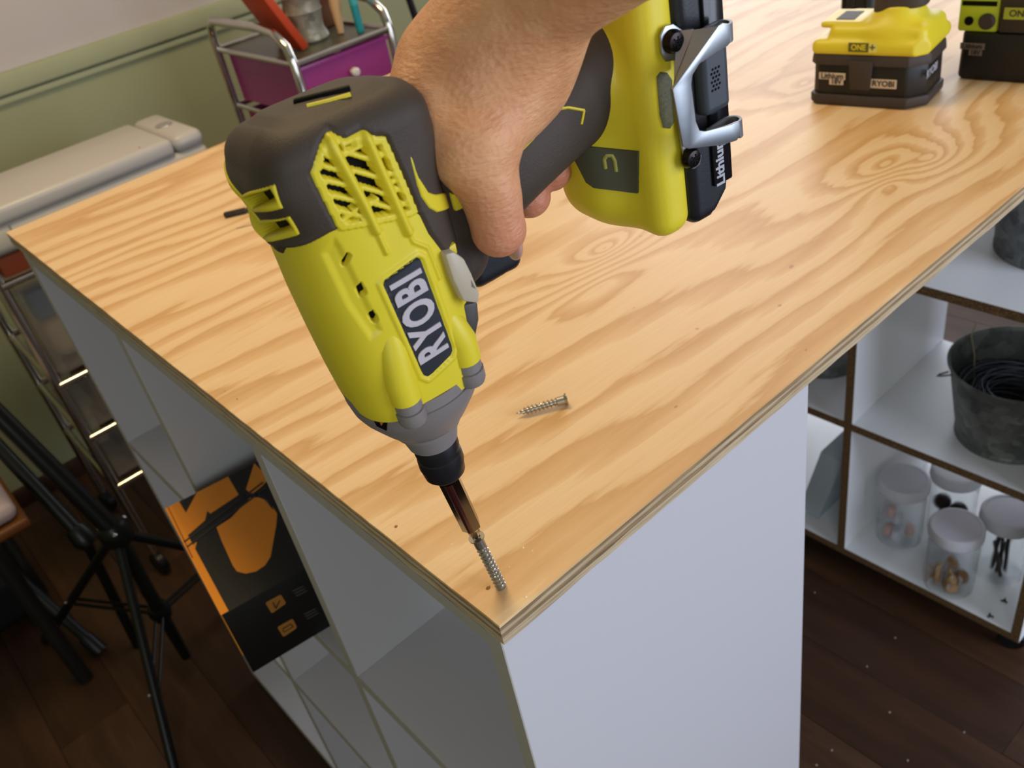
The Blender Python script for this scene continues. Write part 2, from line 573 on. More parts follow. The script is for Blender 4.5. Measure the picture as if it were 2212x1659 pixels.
# far wall (beyond the bench) with a window
def window_wall(name, axis, at_, u0, u1, w0, w1, z0, z1, out, wname):
    """wall in the plane axis=at_, spanning u0..u1, with an opening w0..w1 x z0..z1"""
    e = empty(name, (at_, 0, FZ) if axis == 0 else (0, at_, FZ), kind='structure')
    lo_, hi_ = (at_, at_ + out) if out > 0 else (at_ + out, at_)
    def seg(nm, a, b, c, d, m):
        if axis == 0: box(nm, (lo_, a, c), (hi_, b, d), m, e)
        else: box(nm, (a, lo_, c), (b, hi_, d), m, e)
    seg('wall_panel', u0, w0, FZ, RZ1, M_WALL_UP); seg('wall_panel', w1, u1, FZ, RZ1, M_WALL_UP)
    if z0 > FZ + 0.02: seg('wall_panel', w0, w1, FZ, z0, M_WALL_UP)
    seg('wall_panel', w0, w1, z1, RZ1, M_WALL_UP)
    w = empty(wname, (at_, (w0 + w1) / 2, z0) if axis == 0 else ((w0 + w1) / 2, at_, z0), kind='structure')
    M_FR = mat('white_window_paint', '#e6e4df', 0.5)
    f = 0.035
    def fr(nm, a, b, c, d):
        if axis == 0: box(nm, (lo_ + 0.012, a, c), (hi_ - 0.012, b, d), M_FR, w)
        else: box(nm, (a, lo_ + 0.012, c), (b, hi_ - 0.012, d), M_FR, w)
    fr('jamb', w0, w0 + f, z0, z1); fr('jamb', w1 - f, w1, z0, z1)
    fr('rail', w0 + f, w1 - f, z0, z0 + f); fr('rail', w0 + f, w1 - f, z1 - f, z1)
    fr('mullion', (w0 + w1) / 2 - 0.012, (w0 + w1) / 2 + 0.012, z0 + f, z1 - f)
window_wall('wall_far', 0, RX1, RY0, RY1, 0.30, 1.55, 0.15, 1.22, T, 'window_1')
window_wall('wall_right', 1, RY0, RX0, RX1, 0.2, 1.7, FZ + 0.02, 1.25, -T, 'door_1')
window_wall('wall_back_right', 1, RY1, WX, RX1, 1.88, 3.05, 0.15, 1.22, T, 'window_2')
c_ = box('ceiling', (RX0, RY0, RZ1), (RX1, RY1, RZ1 + T), M_CEIL); c_['kind'] = 'structure'

# ------------------------------------------------------------------ workbench top: plywood, ply by ply
TX, TY = 1.62, 0.981
bench = empty('workbench_top', (0, 0, -0.0170), label='pale pine plywood workbench top with swirling grain and exposed ply edges', cat='worktop')
def ply(name, z0, z1, m, j, sx=0.0, sy=0.0, seed=0, label=None):
    rnd = random.Random(seed)
    pts = []
    n = 90
    def wob(k): return rnd.uniform(-1, 1) * j
    W = [(0, 0), (TX, 0), (TX, TY), (0, TY)]
    V = []
    for a in range(4):
        p, q = W[a], W[(a + 1) % 4]
        nx, ny = (q[1] - p[1]), -(q[0] - p[0]); L = math.hypot(nx, ny); nx /= L; ny /= L
        o_ = 0.0
        for i in range(n):
            t = i / n
            o_ = o_ * 0.5 + wob(i)
            off = o_ - (sy if a == 0 else sx if a == 3 else 0)
            if i == 0: off = -(sx + sy) * 0.3
            V.append((p[0] + (q[0] - p[0]) * t + nx * off, p[1] + (q[1] - p[1]) * t + ny * off))
    N = len(V)
    VV = [(a, b, z0) for a, b in V] + [(a, b, z1) for a, b in V]
    FF = [tuple(range(N))[::-1], tuple(range(N, 2 * N))] + [(i, (i + 1) % N, N + (i + 1) % N, N + i) for i in range(N)]
    o = mesh_obj(name, VV, FF, m, bench)
    if label: o['label'] = label
    return o
ply('face_veneer', -0.0022, 0.0, M_PINE, 0.00018, 0, 0, 1, 'smooth pine face veneer')
zz = [-0.0170, -0.0142, -0.0112, -0.0082, -0.0052, -0.0022]
ply('ply', zz[4], zz[5], M_PLY_CROSS, 0.0004, 0.0006, 0.0002, 2)
ply('ply', zz[3], zz[4], M_PLY_LONG, 0.0003, 0.0001, 0.0003, 3)
ply('ply', zz[2], zz[3], M_PLY_CROSS, 0.0004, 0.0008, 0.0006, 4)
ply('ply', zz[1], zz[2], M_PLY_LONG, 0.0003, 0.0001, 0.0001, 5)
ply('ply', zz[0], zz[1], M_PLY_FACE, 0.0004, 0.0003, 0.0002, 6)
# thin grey-brown strip lying flat on the board, half hidden by the tool
ms = mat('dull_grey_brown', '#8f7a58', 0.7, var=0.3, vscale=160)
box('flat_strip', (-0.019, -0.0016, 0.00002), (0.019, 0.0016, 0.00012), ms, bench, M=axis_matrix((0.196, 0.6612, 0), (0, 0, 1), (0.87, -0.5, 0)))

# ------------------------------------------------------------------ white cube cabinet carrying the near end of the bench
CD = 0.308
cab = empty('cube_cabinet', (0.15, 0.47, FZ), label='white open cube storage cabinet under the near left edge of the bench', cat='cabinet')
PT = 0.014
CB = -0.886
TPZ = -0.0302
yd = [0.0035, 0.3075, 0.6155, 0.9220]
def panel_x(name, y0, z0, z1, parent, x0=0.0, x1=CD, m=M_WHITE, edge=M_TAPE, xe=None):
    o = box(name, (x0 + 0.0008, y0, z0), (x1, y0 + PT, z1), m, parent, bevel=0.0004, seg=1)
    box('edge_band', (x0, y0 + 0.0002, z0), (x0 + 0.0009, y0 + PT - 0.0002, z1), edge, o)
    return o
def panel_z(name, z0, y0, y1, parent, x0=0.0, x1=CD, m=M_WHITE, edge=M_TAPE):
    o = box(name, (x0 + 0.0008, y0, z0), (x1, y1, z0 + PT), m, parent, bevel=0.0004, seg=1)
    box('edge_band', (x0, y0, z0 + 0.0002), (x0 + 0.0009, y1, z0 + PT - 0.0002), edge, o)
    return o
panel_x('side_panel', yd[0], CB, -0.0173, cab)
panel_x('side_panel', yd[3], CB, -0.0173, cab)
o_ = box('top_panel', (0.0008, yd[0] + PT, TPZ), (CD, yd[3], -0.0173), M_WHITE, cab, bevel=0.0004, seg=1)
box('edge_band', (0.0, yd[0] + PT, TPZ + 0.0002), (0.0009, yd[3], -0.0175), M_TAPE, o_)
panel_z('bottom_panel', CB, yd[0] + PT, yd[3], cab)
panel_x('divider', yd[1], CB + PT, TPZ, cab, x0=0.0002)
panel_x('divider', yd[2], CB + PT, TPZ, cab, x0=0.0002)
for za in (-0.3405, -0.629):
    for a in range(3):
        panel_z('shelf', za, yd[a] + PT, yd[a + 1], cab, x0=0.0005)
for yy in (yd[0] + 0.0, yd[3]):
    for xx in (0.03, CD - 0.04):
        box('foot', (xx - 0.012, yy, FZ), (xx + 0.012, yy + PT, CB), mat('black_plastic', '#141414', 0.5), cab)
# small chipped corner under the ply, and screw cover caps on the end panel
lathe('screw_cap', [(0.0001, -0.0002), (0.0045, -0.0002), (0.0045, 0.0006), (0.0038, 0.0009), (0.0001, 0.0009)], mat('white_cap', '#d6d4d6', 0.4), cab, n=16,
      M=axis_matrix((0.26, yd[0], -0.60), (0, -1, 0)))

# ------------------------------------------------------------------ right hand shelf unit on castors
SX, SD = 0.8573, 0.285
rs = empty('rolling_shelf_unit', (SX + 0.14, 0.30, FZ), label='white cube shelf with raw brown edges on castors, right of the bench', cat='shelf unit')
SB = -0.845
T2 = 0.0135
sy = [-0.0225, 0.2725, 0.5675]
sz = [SB, -0.5655, -0.284]
def spx(name, y0, z0, z1):
    o = box(name, (SX + 0.0008, y0, z0), (SX + SD, y0 + T2, z1), M_WHITE2, rs, bevel=0.0003, seg=1)
    box('raw_edge', (SX, y0, z0), (SX + 0.001, y0 + T2, z1), M_CHIP, o); return o
def spz(name, z0, y0, y1, x0=0.0):
    o = box(name, (SX + x0 + 0.0008, y0, z0), (SX + SD, y1, z0 + T2), M_WHITE2, rs, bevel=0.0003, seg=1)
    box('raw_edge', (SX + x0, y0, z0), (SX + x0 + 0.001, y1, z0 + T2), M_CHIP, o); return o
spx('side_panel', sy[0], SB, sz[2]); spx('side_panel', sy[2], SB, sz[2])
spx('divider', sy[1], SB + T2, sz[2])
spz('top_board', sz[2], sy[0], sy[2] + T2, -0.004)
spz('bottom_board', SB, sy[0] + T2, sy[2])
for a in range(2):
    spz('shelf', sz[1], sy[a] + T2, sy[a + 1], 0.0004)
M_RUB = mat('castor_rubber', '#101014', 0.4)
M_STEEL = mat('bright_zinc', '#b9bcc4', 0.25, 1.0, vscale=80)
for cx in (SX + 0.035, SX + SD - 0.035):
    for cy in (sy[0] + 0.02, sy[2] - 0.03):
        k = lathe('castor', [(0.0001, -0.009), (0.018, -0.009), (0.0205, -0.006), (0.0205, 0.006), (0.018, 0.009), (0.0001, 0.009)], M_RUB, rs, n=20,
                  M=axis_matrix((cx, cy, FZ + 0.0205), (1, 0.3, 0)))
        bm = bmesh.new()
        add_box(bm, (-0.016, -0.014, 0.0375), (0.016, 0.014, SB - FZ))
        add_box(bm, (-0.003, -0.0145, 0.014), (0.003, -0.0115, 0.038)); add_box(bm, (-0.003, 0.0115, 0.014), (0.003, 0.0145, 0.038))
        add_lathe(bm, [(0.0001, -0.016), (0.004, -0.016), (0.004, 0.016), (0.0001, 0.016)], Matrix.Translation((0, 0, 0.0205)) @ Matrix.Rotation(PI / 2, 4, 'X'), 10)
        bmesh.ops.transform(bm, matrix=Matrix.Translation((cx, cy, FZ)) @ Matrix.Rotation(math.radians(-73), 4, 'Z') @ Matrix.Rotation(PI / 2, 4, 'Z'), verts=bm.verts[:])
        bm_obj('castor_fork', bm, M_STEEL, k)

# ================================================================== the impact driver
def unit(v): return v / np.linalg.norm(v)
def ray(px): return unit(RW.T @ np.array([px[0] - IW / 2, px[1] - IH / 2, FPX]))
TA = np.array([-0.006617362, -0.001154712, 0.121011491])            # front of the chuck
Ta = np.array([-0.055871607, -0.015597992, 0.998316115])            # backwards along the barrel (u)
Th = np.array([0.988721232, -0.140020471, 0.053146899])             # down the grip (v)
Ts = np.array([-0.138955707, -0.990025742, -0.023245235])           # out of the labelled side (w)
# local frame of the tool: x = v, y = -w, z = u
TM = Matrix([[Th[i], -Ts[i], Ta[i], TA[i]] for i in range(3)] + [[0, 0, 0, 1]])
def L(u, v, w): return (v, -w, u)
def onw(px, w):
    """(u, v) in the plane at distance w, as measured in the photograph"""
    r = ray(px); o = TA + Ts * w
    X = CAM + r * ((o - CAM) @ Ts) / (r @ Ts); d = X - TA
    return float(d @ Ta), float(d @ Th)
def W_(u, v, w): return TA + Ta * u + Th * v + Ts * w

from mathutils.bvhtree import BVHTree
def bvh_of(o):
    me = o.data
    M = base_matrix(o)
    return BVHTree.FromPolygons([M @ v.co for v in me.vertices], [tuple(p.vertices) for p in me.polygons])
def cast(bvh, px):
    p, n, i, d = bvh.ray_cast(Vector(CAM.tolist()), Vector(ray(px).tolist()))
    return (p, n) if p is not None else (None, None)
def cast_line(bvh, pts, step=4, lift=0.0):
    out = []
    for a, b in zip(pts, pts[1:]):
        k = max(1, int(math.hypot(b[0] - a[0], b[1] - a[1]) / step))
        for i in range(k):
            t = i / k
            p, n = cast(bvh, (a[0] + (b[0] - a[0]) * t, a[1] + (b[1] - a[1]) * t))
            if p is not None: out.append(p + n * lift)
    p, n = cast(bvh, pts[-1])
    if p is not None: out.append(p + n * lift)
    return out
def decal(name, bvh, outline, m, parent, lift=0.0004, thick=0.0006, grid=7):
    """a thin raised patch that follows the surface inside an outline (fan of rows)"""
    xs = [p[0] for p in outline]; ys = [p[1] for p in outline]
    bm = bmesh.new()
    vs = [bm.verts.new((p[0], p[1], 0)) for p in outline]
    f = bm.faces.new(vs)
    bmesh.ops.triangulate(bm, faces=[f])
    for _ in range(5):
        bmesh.ops.subdivide_edges(bm, edges=[e for e in bm.edges if e.calc_length() > grid], cuts=1)
        bmesh.ops.triangulate(bm, faces=bm.faces[:])
    nn = {}
    bad = []
    for v in bm.verts:
        p, n = cast(bvh, (v.co.x, v.co.y))
        if p is None: bad.append(v); continue
        nn[v] = n.copy(); v.co = p + n * lift
    bmesh.ops.delete(bm, geom=bad, context='VERTS')
    bmesh.ops.recalc_face_normals(bm, faces=bm.faces)
    ex = bmesh.ops.solidify(bm, geom=bm.faces[:], thickness=thick)
    return bm_obj(name, bm, m, parent, smooth=True, angle=40)

M_YEL = mat('lime_yellow_plastic', '#dac62c', 0.42, var=0.03, bump=0.05, bscale=900)
M_RUBBER = mat('brown_grey_rubber', '#40352b', 0.62, var=0.08, vscale=60, bump=0.22, bscale=1300)
M_BLACK = mat('black_plastic_matt', '#17161a', 0.38, var=0.1, bump=0.06, bscale=900)
M_ORGT = mat('dull_orange_print', '#a3612b', 0.5)
M_INNER = mat('dark_motor_housing', '#080707', 0.6, spec=0.15)
M_GREY = mat('warm_grey_magnesium', '#7d7572', 0.45, var=0.06, bump=0.1, bscale=700)
M_BTN = mat('beige_grey_plastic', '#b5a892', 0.4)
M_LABEL = mat('charcoal_label', '#26282d', 0.42, bump=0.06, bscale=1500)
M_LETTER = mat('pale_grey_print', '#bcb2b6', 0.5)
M_CHROME = mat('dark_polished_steel', '#2d282a', 0.16, 1.0, var=0.1, vscale=60)
M_REDSTEEL = mat('dark_red_band', '#4a1a20', 0.2, 0.6)
M_CLIP = mat('brushed_clip_steel', '#a9adb0', 0.42, 1.0, var=0.06, vscale=150, bump=0.05)
M_SCREWB = mat('blackened_screw_steel', '#2a2524', 0.28, 0.9)

drv = empty('impact_driver', matrix=TM, cat='power tool',
            label='yellow-green and brown cordless impact driver held in the hand and driving the corner screw')

# --- barrel: a superelliptic loft u -> (v0, rv, rw)
SEC = [(0.050, -0.0005, 0.0262, 0.0262), (0.056, -0.0005, 0.0285, 0.0283), (0.065, -0.0006, 0.0296, 0.0292), (0.08, -0.0007, 0.0308, 0.0302),
       (0.10, -0.0008, 0.0318, 0.0308), (0.12, -0.0010, 0.0324, 0.0312), (0.15, -0.0010, 0.0322, 0.0312), (0.19, -0.0005, 0.0312, 0.0308)]
SEC = np.array(SEC); NEXP = 2.8
def nexp(u): t = np.clip((u - 0.145) / 0.030, 0, 1); return 2.8 + 1.8 * t * t * (3 - 2 * t)
def sec(u):
    u = np.clip(u, SEC[0, 0], SEC[-1, 0])
    return [np.interp(u, SEC[:, 0], SEC[:, i]) for i in (1, 2, 3)]
QS = 0.032
def surf_uq(px):
    """barrel coordinates (u, |theta|*QS) of the surface point seen at a pixel"""
    r = ray(px)
    o = np.array([(CAM - TA) @ Ta, (CAM - TA) @ Th, (CAM - TA) @ Ts]); d = np.array([r @ Ta, r @ Th, r @ Ts])
    best = None; prev = None
    for t in np.arange(0.2, 0.6, 0.0004):
        p = o + d * t
        v0, rv, rw = sec(p[0])
        ne = nexp(p[0]); f = abs((p[1] - v0) / rv) ** ne + abs(p[2] / rw) ** ne
        if best is None or f < best[0]: best = (f, p)
        if f < 1: best = (f, p); break
        prev = f
    p = best[1]; v0, rv, rw = sec(p[0]); ne = nexp(p[0])
    return float(p[0]), float(abs(math.atan2(p[2], p[1] - v0)) * QS)
def barrel_pts(s_u, s_scale, th, off=0.0):
    v0, rv, rw = sec(s_u)
    c, s = np.cos(th), np.sin(th)
    ne = nexp(s_u)
    r = (np.abs(c / rv) ** ne + np.abs(s / rw) ** ne) ** (-1 / ne)
    v = v0 + r * s_scale * c
    w = r * s_scale * s
    return np.stack([v, -w, s_u], -1)
def seg_d(P, a, b):
    a = np.array(a); b = np.array(b); ab = b - a
    t = np.clip(((P - a) @ ab) / max(ab @ ab, 1e-12), 0, 1)
    return np.linalg.norm(P - a - t[..., None] * ab, axis=-1), t
def poly_sd(P, poly):
    """signed distance to a polygon (negative inside)"""
    d = np.full(P.shape[:-1], 1e9); ins = np.zeros(P.shape[:-1], bool)
    k = len(poly)
    for i in range(k):
        a, b = poly[i], poly[(i + 1) % k]
        d = np.minimum(d, seg_d(P, a, b)[0])
        c = (a[1] > P[..., 1]) != (b[1] > P[..., 1])
        xi = (b[0] - a[0]) * (P[..., 1] - a[1]) / ((b[1] - a[1]) if b[1] != a[1] else 1e-12) + a[0]
        ins ^= c & (P[..., 0] < xi)
    return np.where(ins, -d, d)
def S(*pts): return [surf_uq(p) for p in pts]
def sstep(x, a, b):
    t = np.clip((x - a) / (b - a), 0, 1); return t * t * (3 - 2 * t)

NT_, RR = 420, 0.0095
us = list(np.arange(0.0615, 0.1765, 0.00055))
su = us + [0.1765 + RR * math.sin(t) for t in np.linspace(0.05, PI / 2, 12)]
ss = [1.0] * len(us) + [1 - RR / 0.032 * (1 - math.cos(t)) for t in np.linspace(0.05, PI / 2, 12)]
su += [0.1875 + 0.0006 * k / 8 for k in range(1, 9)]; ss += list(np.linspace(0.6, 0.01, 8))
su = np.array(su); ss = np.array(ss)
th = np.linspace(-PI, PI, NT_, endpoint=False)
UU, THg = np.meshgrid(su, th, indexing='ij'); SS = np.repeat(ss[:, None], NT_, 1)
P2 = np.stack([UU, np.abs(THg) * QS], -1)
base = barrel_pts(UU, SS, THg)
base[..., 2] -= np.clip((UU - 0.158) / 0.028, 0, 1) * 0.17 * np.maximum(0, 0.012 + base[..., 1])     # the rear end slopes away on the far side
du = np.gradient(base, axis=0); dt = (np.roll(base, -1, 1) - np.roll(base, 1, 1))
nrm = np.cross(dt, du); nrm /= np.maximum(np.linalg.norm(nrm, axis=-1, keepdims=True), 1e-9)
if (nrm[50, 10] @ (base[50, 10] - np.array([0, 0, su[50]]))) < 0: nrm = -nrm
def shell(name, H, m, lo=0, hi=None, parent=None):
    A = (base + nrm * H[..., None])[lo:hi]
    n0 = A.shape[0]
    V = A.reshape(-1, 3)
    i, j = np.meshgrid(np.arange(n0 - 1), np.arange(NT_), indexing='ij'); j2 = (j + 1) % NT_
    F = np.stack([i * NT_ + j, (i + 1) * NT_ + j, (i + 1) * NT_ + j2, i * NT_ + j2], -1).reshape(-1, 4)
    return mesh_np(name, V, F, m, parent, local=True)

# outlines measured on the photograph and laid on the barrel
grille = S((700, 318), (716, 300), (748, 312), (783, 292), (800, 303), (826, 303), (893, 456), (860, 466), (738, 490), (681, 372))
front_yellow = [(0.04, -0.01)] + [(surf_uq((966, 560))[0] - 0.002, -0.01)] + S((966, 560), (925, 505), (905, 465), (893, 456), (738, 490), (712, 502), (668, 524), (620, 532), (585, 524)) + [(surf_uq((600, 530))[0], 0.12), (0.04, 0.12)]
label_o = S((828, 605), (900, 553), (912, 558), (980, 752), (977, 770), (925, 817), (912, 812), (824, 612))
vents = [S((735, 572), (750, 544), (760, 552), (743, 580)), S((768, 625), (781, 607), (793, 634), (776, 646)), S((795, 682), (806, 668), (818, 690), (812, 700), (803, 698))]
accents = [S((876, 332), (884, 334), (898, 378), (918, 412), (932, 418), (955, 416), (966, 452), (935, 460), (918, 450), (902, 425), (893, 400))]
def slot_rect(a, b, c, d):
    (ua, qa), (ub, qb) = surf_uq(a), surf_uq(b)
    um, hh = (ua + ub) / 2, c
    sl_q = 0.009 * (0.13 - qa) / (0.1005 - qa)
    return [(um + hh, qa), (um - hh, qb), (um - hh - sl_q, 0.13), (um + hh - sl_q, 0.13)]
lslots = [slot_rect((608, 396), (622, 430), 0.0046, 0), slot_rect((638, 459), (652, 494), 0.0046, 0)]
lholes = [slot_rect((601, 404), (609, 419), 0.0024, 0), slot_rect((630, 467), (639, 483), 0.0024, 0)]

sd_g = poly_sd(P2, grille)
sd_fy = poly_sd(P2, front_yellow)
sd_lab = poly_sd(P2, label_o)
Hy = np.zeros(UU.shape)
Hy -= 0.006 * sstep(-sd_g, 0.0010, 0.0018)
# frame of the grille
Hy = np.maximum(Hy, np.where((sd_g < 0.0012) & (sd_g > -0.0014), 0.0009, -1))
def bar(a, b, w, h, floor_=-1.0):
    global Hy
    A, B = surf_uq(a), surf_uq(b)
    d, t = seg_d(P2, A, B)
    Hy = np.where(d < w * 1.6, np.maximum(Hy, np.where(d < w, h * (1 - (d / w) ** 4 * 0.5), Hy)), Hy)
for a, b in [((693, 330), (728, 345)), ((688, 356), (745, 372)), ((693, 388), (757, 402)), ((703, 420), (772, 436)), ((715, 452), (788, 470)),
             ((742, 328), (800, 345)), ((752, 366), (818, 384)), ((765, 400), (835, 420)), ((784, 434), (852, 452)),
             ((815, 330), (838, 336)), ((822, 370), (856, 378)), ((838, 402), (872, 414)), ((856, 436), (888, 444)),
             ((742, 335), (785, 312)), ((815, 345), (838, 320)), ((790, 447), (815, 430)), ((838, 400), (858, 386)), ((735, 480), (770, 452))]:
    bar(a, b, 0.0010, 0.0002)
def fin(pts, w, h):
    global Hy
    q = S(*pts)
    for a, b in zip(q, q[1:]):
        d, t = seg_d(P2, a, b)
        Hy = np.maximum(Hy, np.where(d < w, h * (1 - (d / w) ** 2), -1))
fin([(712, 306), (748, 372), (785, 440), (812, 497)], 0.0021, 0.0027)
fin([(812, 497), (834, 545)], 0.0012, 0.0014)
fin([(790, 296), (823, 372), (856, 446), (880, 500)], 0.0021, 0.0027)
fin([(880, 500), (892, 522), (922, 534), (936, 570), (948, 600)], 0.0010, 0.0010)
# raised rim and pocket of the label, slots, moulded shoulder below the vents
Hy += 0.0008 * (1 - sstep(sd_lab, 0.0012, 0.0024)) * 1.0
Hy -= 0.0010 * sstep(-sd_lab, 0.0, 0.0004)
for v in vents:
    sv = poly_sd(P2, v); Hy -= 0.006 * sstep(-sv, 0.0, 0.0004)
step = S((848, 520), (760, 520), (700, 600), (745, 745), (800, 700), (835, 730))
sd_s = poly_sd(P2, S((722, 505), (742, 530), (832, 715), (800, 740), (745, 660), (690, 545)))
Hy -= 0.0011 * sstep(-sd_s, 0.0, 0.0030)
for a in accents: Hy += 0.0021 * sstep(-poly_sd(P2, a), -0.0002, 0.0006)
bump0 = (0.0034 * np.exp(-((UU - 0.1675) / 0.008) ** 2) + 0.0016 * np.exp(-((UU - 0.1485) / 0.0030) ** 2)) * sstep(np.abs(THg), 2.0, 2.9)
for a in lslots: Hy += (0.0021 + bump0) * sstep(-poly_sd(P2, a), -0.0002, 0.0006)
for a in lholes: Hy -= 0.016 * sstep(-poly_sd(P2, a), 0.0, 0.0008)
housing = shell('housing', Hy, M_YEL, parent=drv); housing['label'] = 'lime yellow ribbed housing'
Hr = np.where(sd_fy < 0, -0.0016, 0.0016) * 0 + np.clip(sd_fy / 0.0012, -1, 1) * 0.0015
Hr = np.minimum(Hr, np.clip((sd_g - 0.0013) / 0.0010, -1, 1) * 0.0015)
bump_ = (0.0034 * np.exp(-((UU - 0.1675) / 0.008) ** 2) + 0.0016 * np.exp(-((UU - 0.1485) / 0.0030) ** 2)) * sstep(np.abs(THg), 2.0, 2.9)
Hr = Hr + np.where(Hr > 0, bump_, 0)
groove = np.abs(UU - 0.1790) < 0.0005
Hr -= 0.0007 * groove * (np.abs(THg) > 1.2)
for a in lholes: Hr -= 0.018 * sstep(-poly_sd(P2, a), 0.0, 0.0008)
Hr -= 0.02 * sstep(-sd_g, 0.0008, 0.0018)
for v in vents: Hr -= 0.02 * sstep(-poly_sd(P2, v), -0.001, 0.0)
rub = shell('rubber_cover', Hr, M_RUBBER, lo=44, parent=drv)
rub['label'] = 'brown-grey rubber overmould round the rear'
shell('motor', np.full(UU.shape, -0.0040), M_INNER, lo=2, parent=drv)
bv_y = bvh_of(housing); bv_r = bvh_of(rub)
# copper and steel glint of the motor behind the grille
p_, n_ = cast(bv_y, (778, 330))
# label with the maker's name
lab = decal('name_label', bv_y, [(828, 616), (830, 606), (838, 600), (890, 561), (900, 556), (907, 559), (911, 568), (975, 745), (977, 757), (973, 767), (933, 807), (924, 813), (916, 811), (911, 803)], M_LABEL, drv, lift=0.0001, thick=-0.0004)
lab['label'] = 'charcoal nameplate with pale letters'
c0, n0 = cast(bv_y, (911, 684)); e1, _ = cast(bv_y, (935, 775)); e2, _ = cast(bv_y, (868, 600))
xd = (e2 - e1).normalized(); zd = Vector(Ts.tolist()); zd = n0.normalized()
MT = axis_matrix(c0 + n0 * 0.0009, n0, xd)
tx = text_mesh('lettering', 'RYOBI', 0.0188, MT, M_LETTER, lab, depth=0.0002, bold=0.0006, xscale=(e2 - e1).length * 1.16 / 0.066, spacing=1.10)
me = tx.data
Ml = base_matrix(tx)
bl_ = bvh_of(lab)
for v in me.vertices:      # lay the letters on the curved plate
    wv = v.co.copy()
    loc, nn, i, d = bl_.find_nearest(wv)
    up_ = nn if nn.dot(n0) > 0 else -nn
    v.co = loc + up_ * (0.00065 if (wv - c0).dot(n0) > 0.0009 else 0.0001)
# logo strips and slot on the rear cap
for y_, mm, lw in ((0, M_INNER, 0.0016), (1, M_YEL, 0.0009)):
    ptsr = [(640, 222), (700, 207), (757, 193)] if y_ == 0 else [(664, 230), (712, 218), (757, 205)]
    q = cast_line(bv_r, ptsr, 8, 0.0)
    if len(q) > 2: tube('rear_slot' if y_ == 0 else 'rear_stripe', q, lw, mm, drv, 8)
# --- grey hammer case, collar, bit holder
def lz(prof): return [(r, z) for z, r in prof]
MA = Matrix.Translation((-0.0005, 0, 0))
nose = lathe('hammer_case', lz([(0.0660, 0.0240), (0.0660, 0.0301), (0.0610, 0.0300), (0.0607, 0.0290), (0.0598, 0.0290), (0.0595, 0.0297), (0.0545, 0.0288), (0.0500, 0.0268), (0.0455, 0.0240), (0.0400, 0.0205), (0.0355, 0.0172),
                                (0.0345, 0.0158), (0.0325, 0.0156), (0.0315, 0.0138), (0.0265, 0.0128), (0.0225, 0.0118), (0.0222, 0.0090)]), M_GREY, drv, n=64, local=True, M=MA)
nose['label'] = 'grey metal hammer case'
bv_n = bvh_of(nose)
wl_ = decal('warning_label', bv_n, [(800, 888), (838, 897), (836, 928), (815, 918)], M_INNER, drv, lift=0.0003, thick=-0.0004, grid=5)
wt_ = decal('warning_triangle', bv_n, [(812, 896), (832, 904), (826, 916)], M_ORGT, drv, lift=0.0007, thick=-0.0003, grid=5)
col = lathe('chuck_collar', lz([(0.0228, 0.006), (0.0228, 0.0104), (0.0215, 0.0108), (0.0165, 0.0108), (0.0160, 0.0102), (0.0130, 0.0101), (0.0124, 0.0108), (0.0075, 0.0110), (0.0060, 0.0106), (0.0012, 0.0100), (0.0, 0.0090), (0.0, 0.0065), (0.004, 0.0060)]), M_BLACK, drv, n=48, local=True)
col['label'] = 'black rubber chuck collar'
def ang(px):
    u, q = surf_uq(px); return u, q / QS
for px_end, px_top, nm in (((878, 868), (828, 690), 0), ((1015, 778), (975, 668), 1)):
    u1, t1 = ang(px_end); u2, t2 = ang(px_top)
    for sgn in (1, -1):
        r1 = 0.0278
        c, s = math.cos(t1), math.sin(t1) * sgn
        v0, rv, rw = sec(0.065)
        rr_ = (abs(c / rv) ** NEXP + abs(s / rw) ** NEXP) ** (-1 / NEXP)
        A0 = (v0 + (rr_ - 0.0012) * c, -(rr_ - 0.0012) * s)
        c, s = math.cos(t2), math.sin(t2) * sgn
        rr_ = (abs(c / rv) ** NEXP + abs(s / rw) ** NEXP) ** (-1 / NEXP)
        A1 = (v0 + (rr_ - 0.0040) * c, -(rr_ - 0.0040) * s)
        ub = u1 + 0.0005
        tube('screw_boss', [(A0[0], A0[1], ub), (A0[0], A0[1], ub + 0.010), ((A0[0] + A1[0]) / 2, (A0[1] + A1[1]) / 2, (ub + u2) / 2 + 0.005), (A1[0], A1[1], u2 + 0.004)], [0.0064, 0.0066, 0.0062, 0.0024], M_YEL, drv, 18, local=True)
        gb = lathe('screw_boss', [(0.0001, ub - 0.0105), (0.0036, ub - 0.0105), (0.0038, ub - 0.0125), (0.0054, ub - 0.0120), (0.0062, ub - 0.0100), (0.0063, ub - 0.0052), (0.0054, ub - 0.0050), (0.0054, ub - 0.0044), (0.0058, ub - 0.0042), (0.0058, ub + 0.0002), (0.0001, ub + 0.0002)], M_GREY, drv, n=20, local=True,
                   M=Matrix.Translation((A0[0], A0[1], 0)))
        lathe('recess', [(0.0001, ub - 0.0128), (0.0036, ub - 0.0128), (0.0036, ub - 0.0120), (0.0001, ub - 0.0120)], M_INNER, gb, n=14, local=True, M=Matrix.Translation((A0[0], A0[1], 0)))
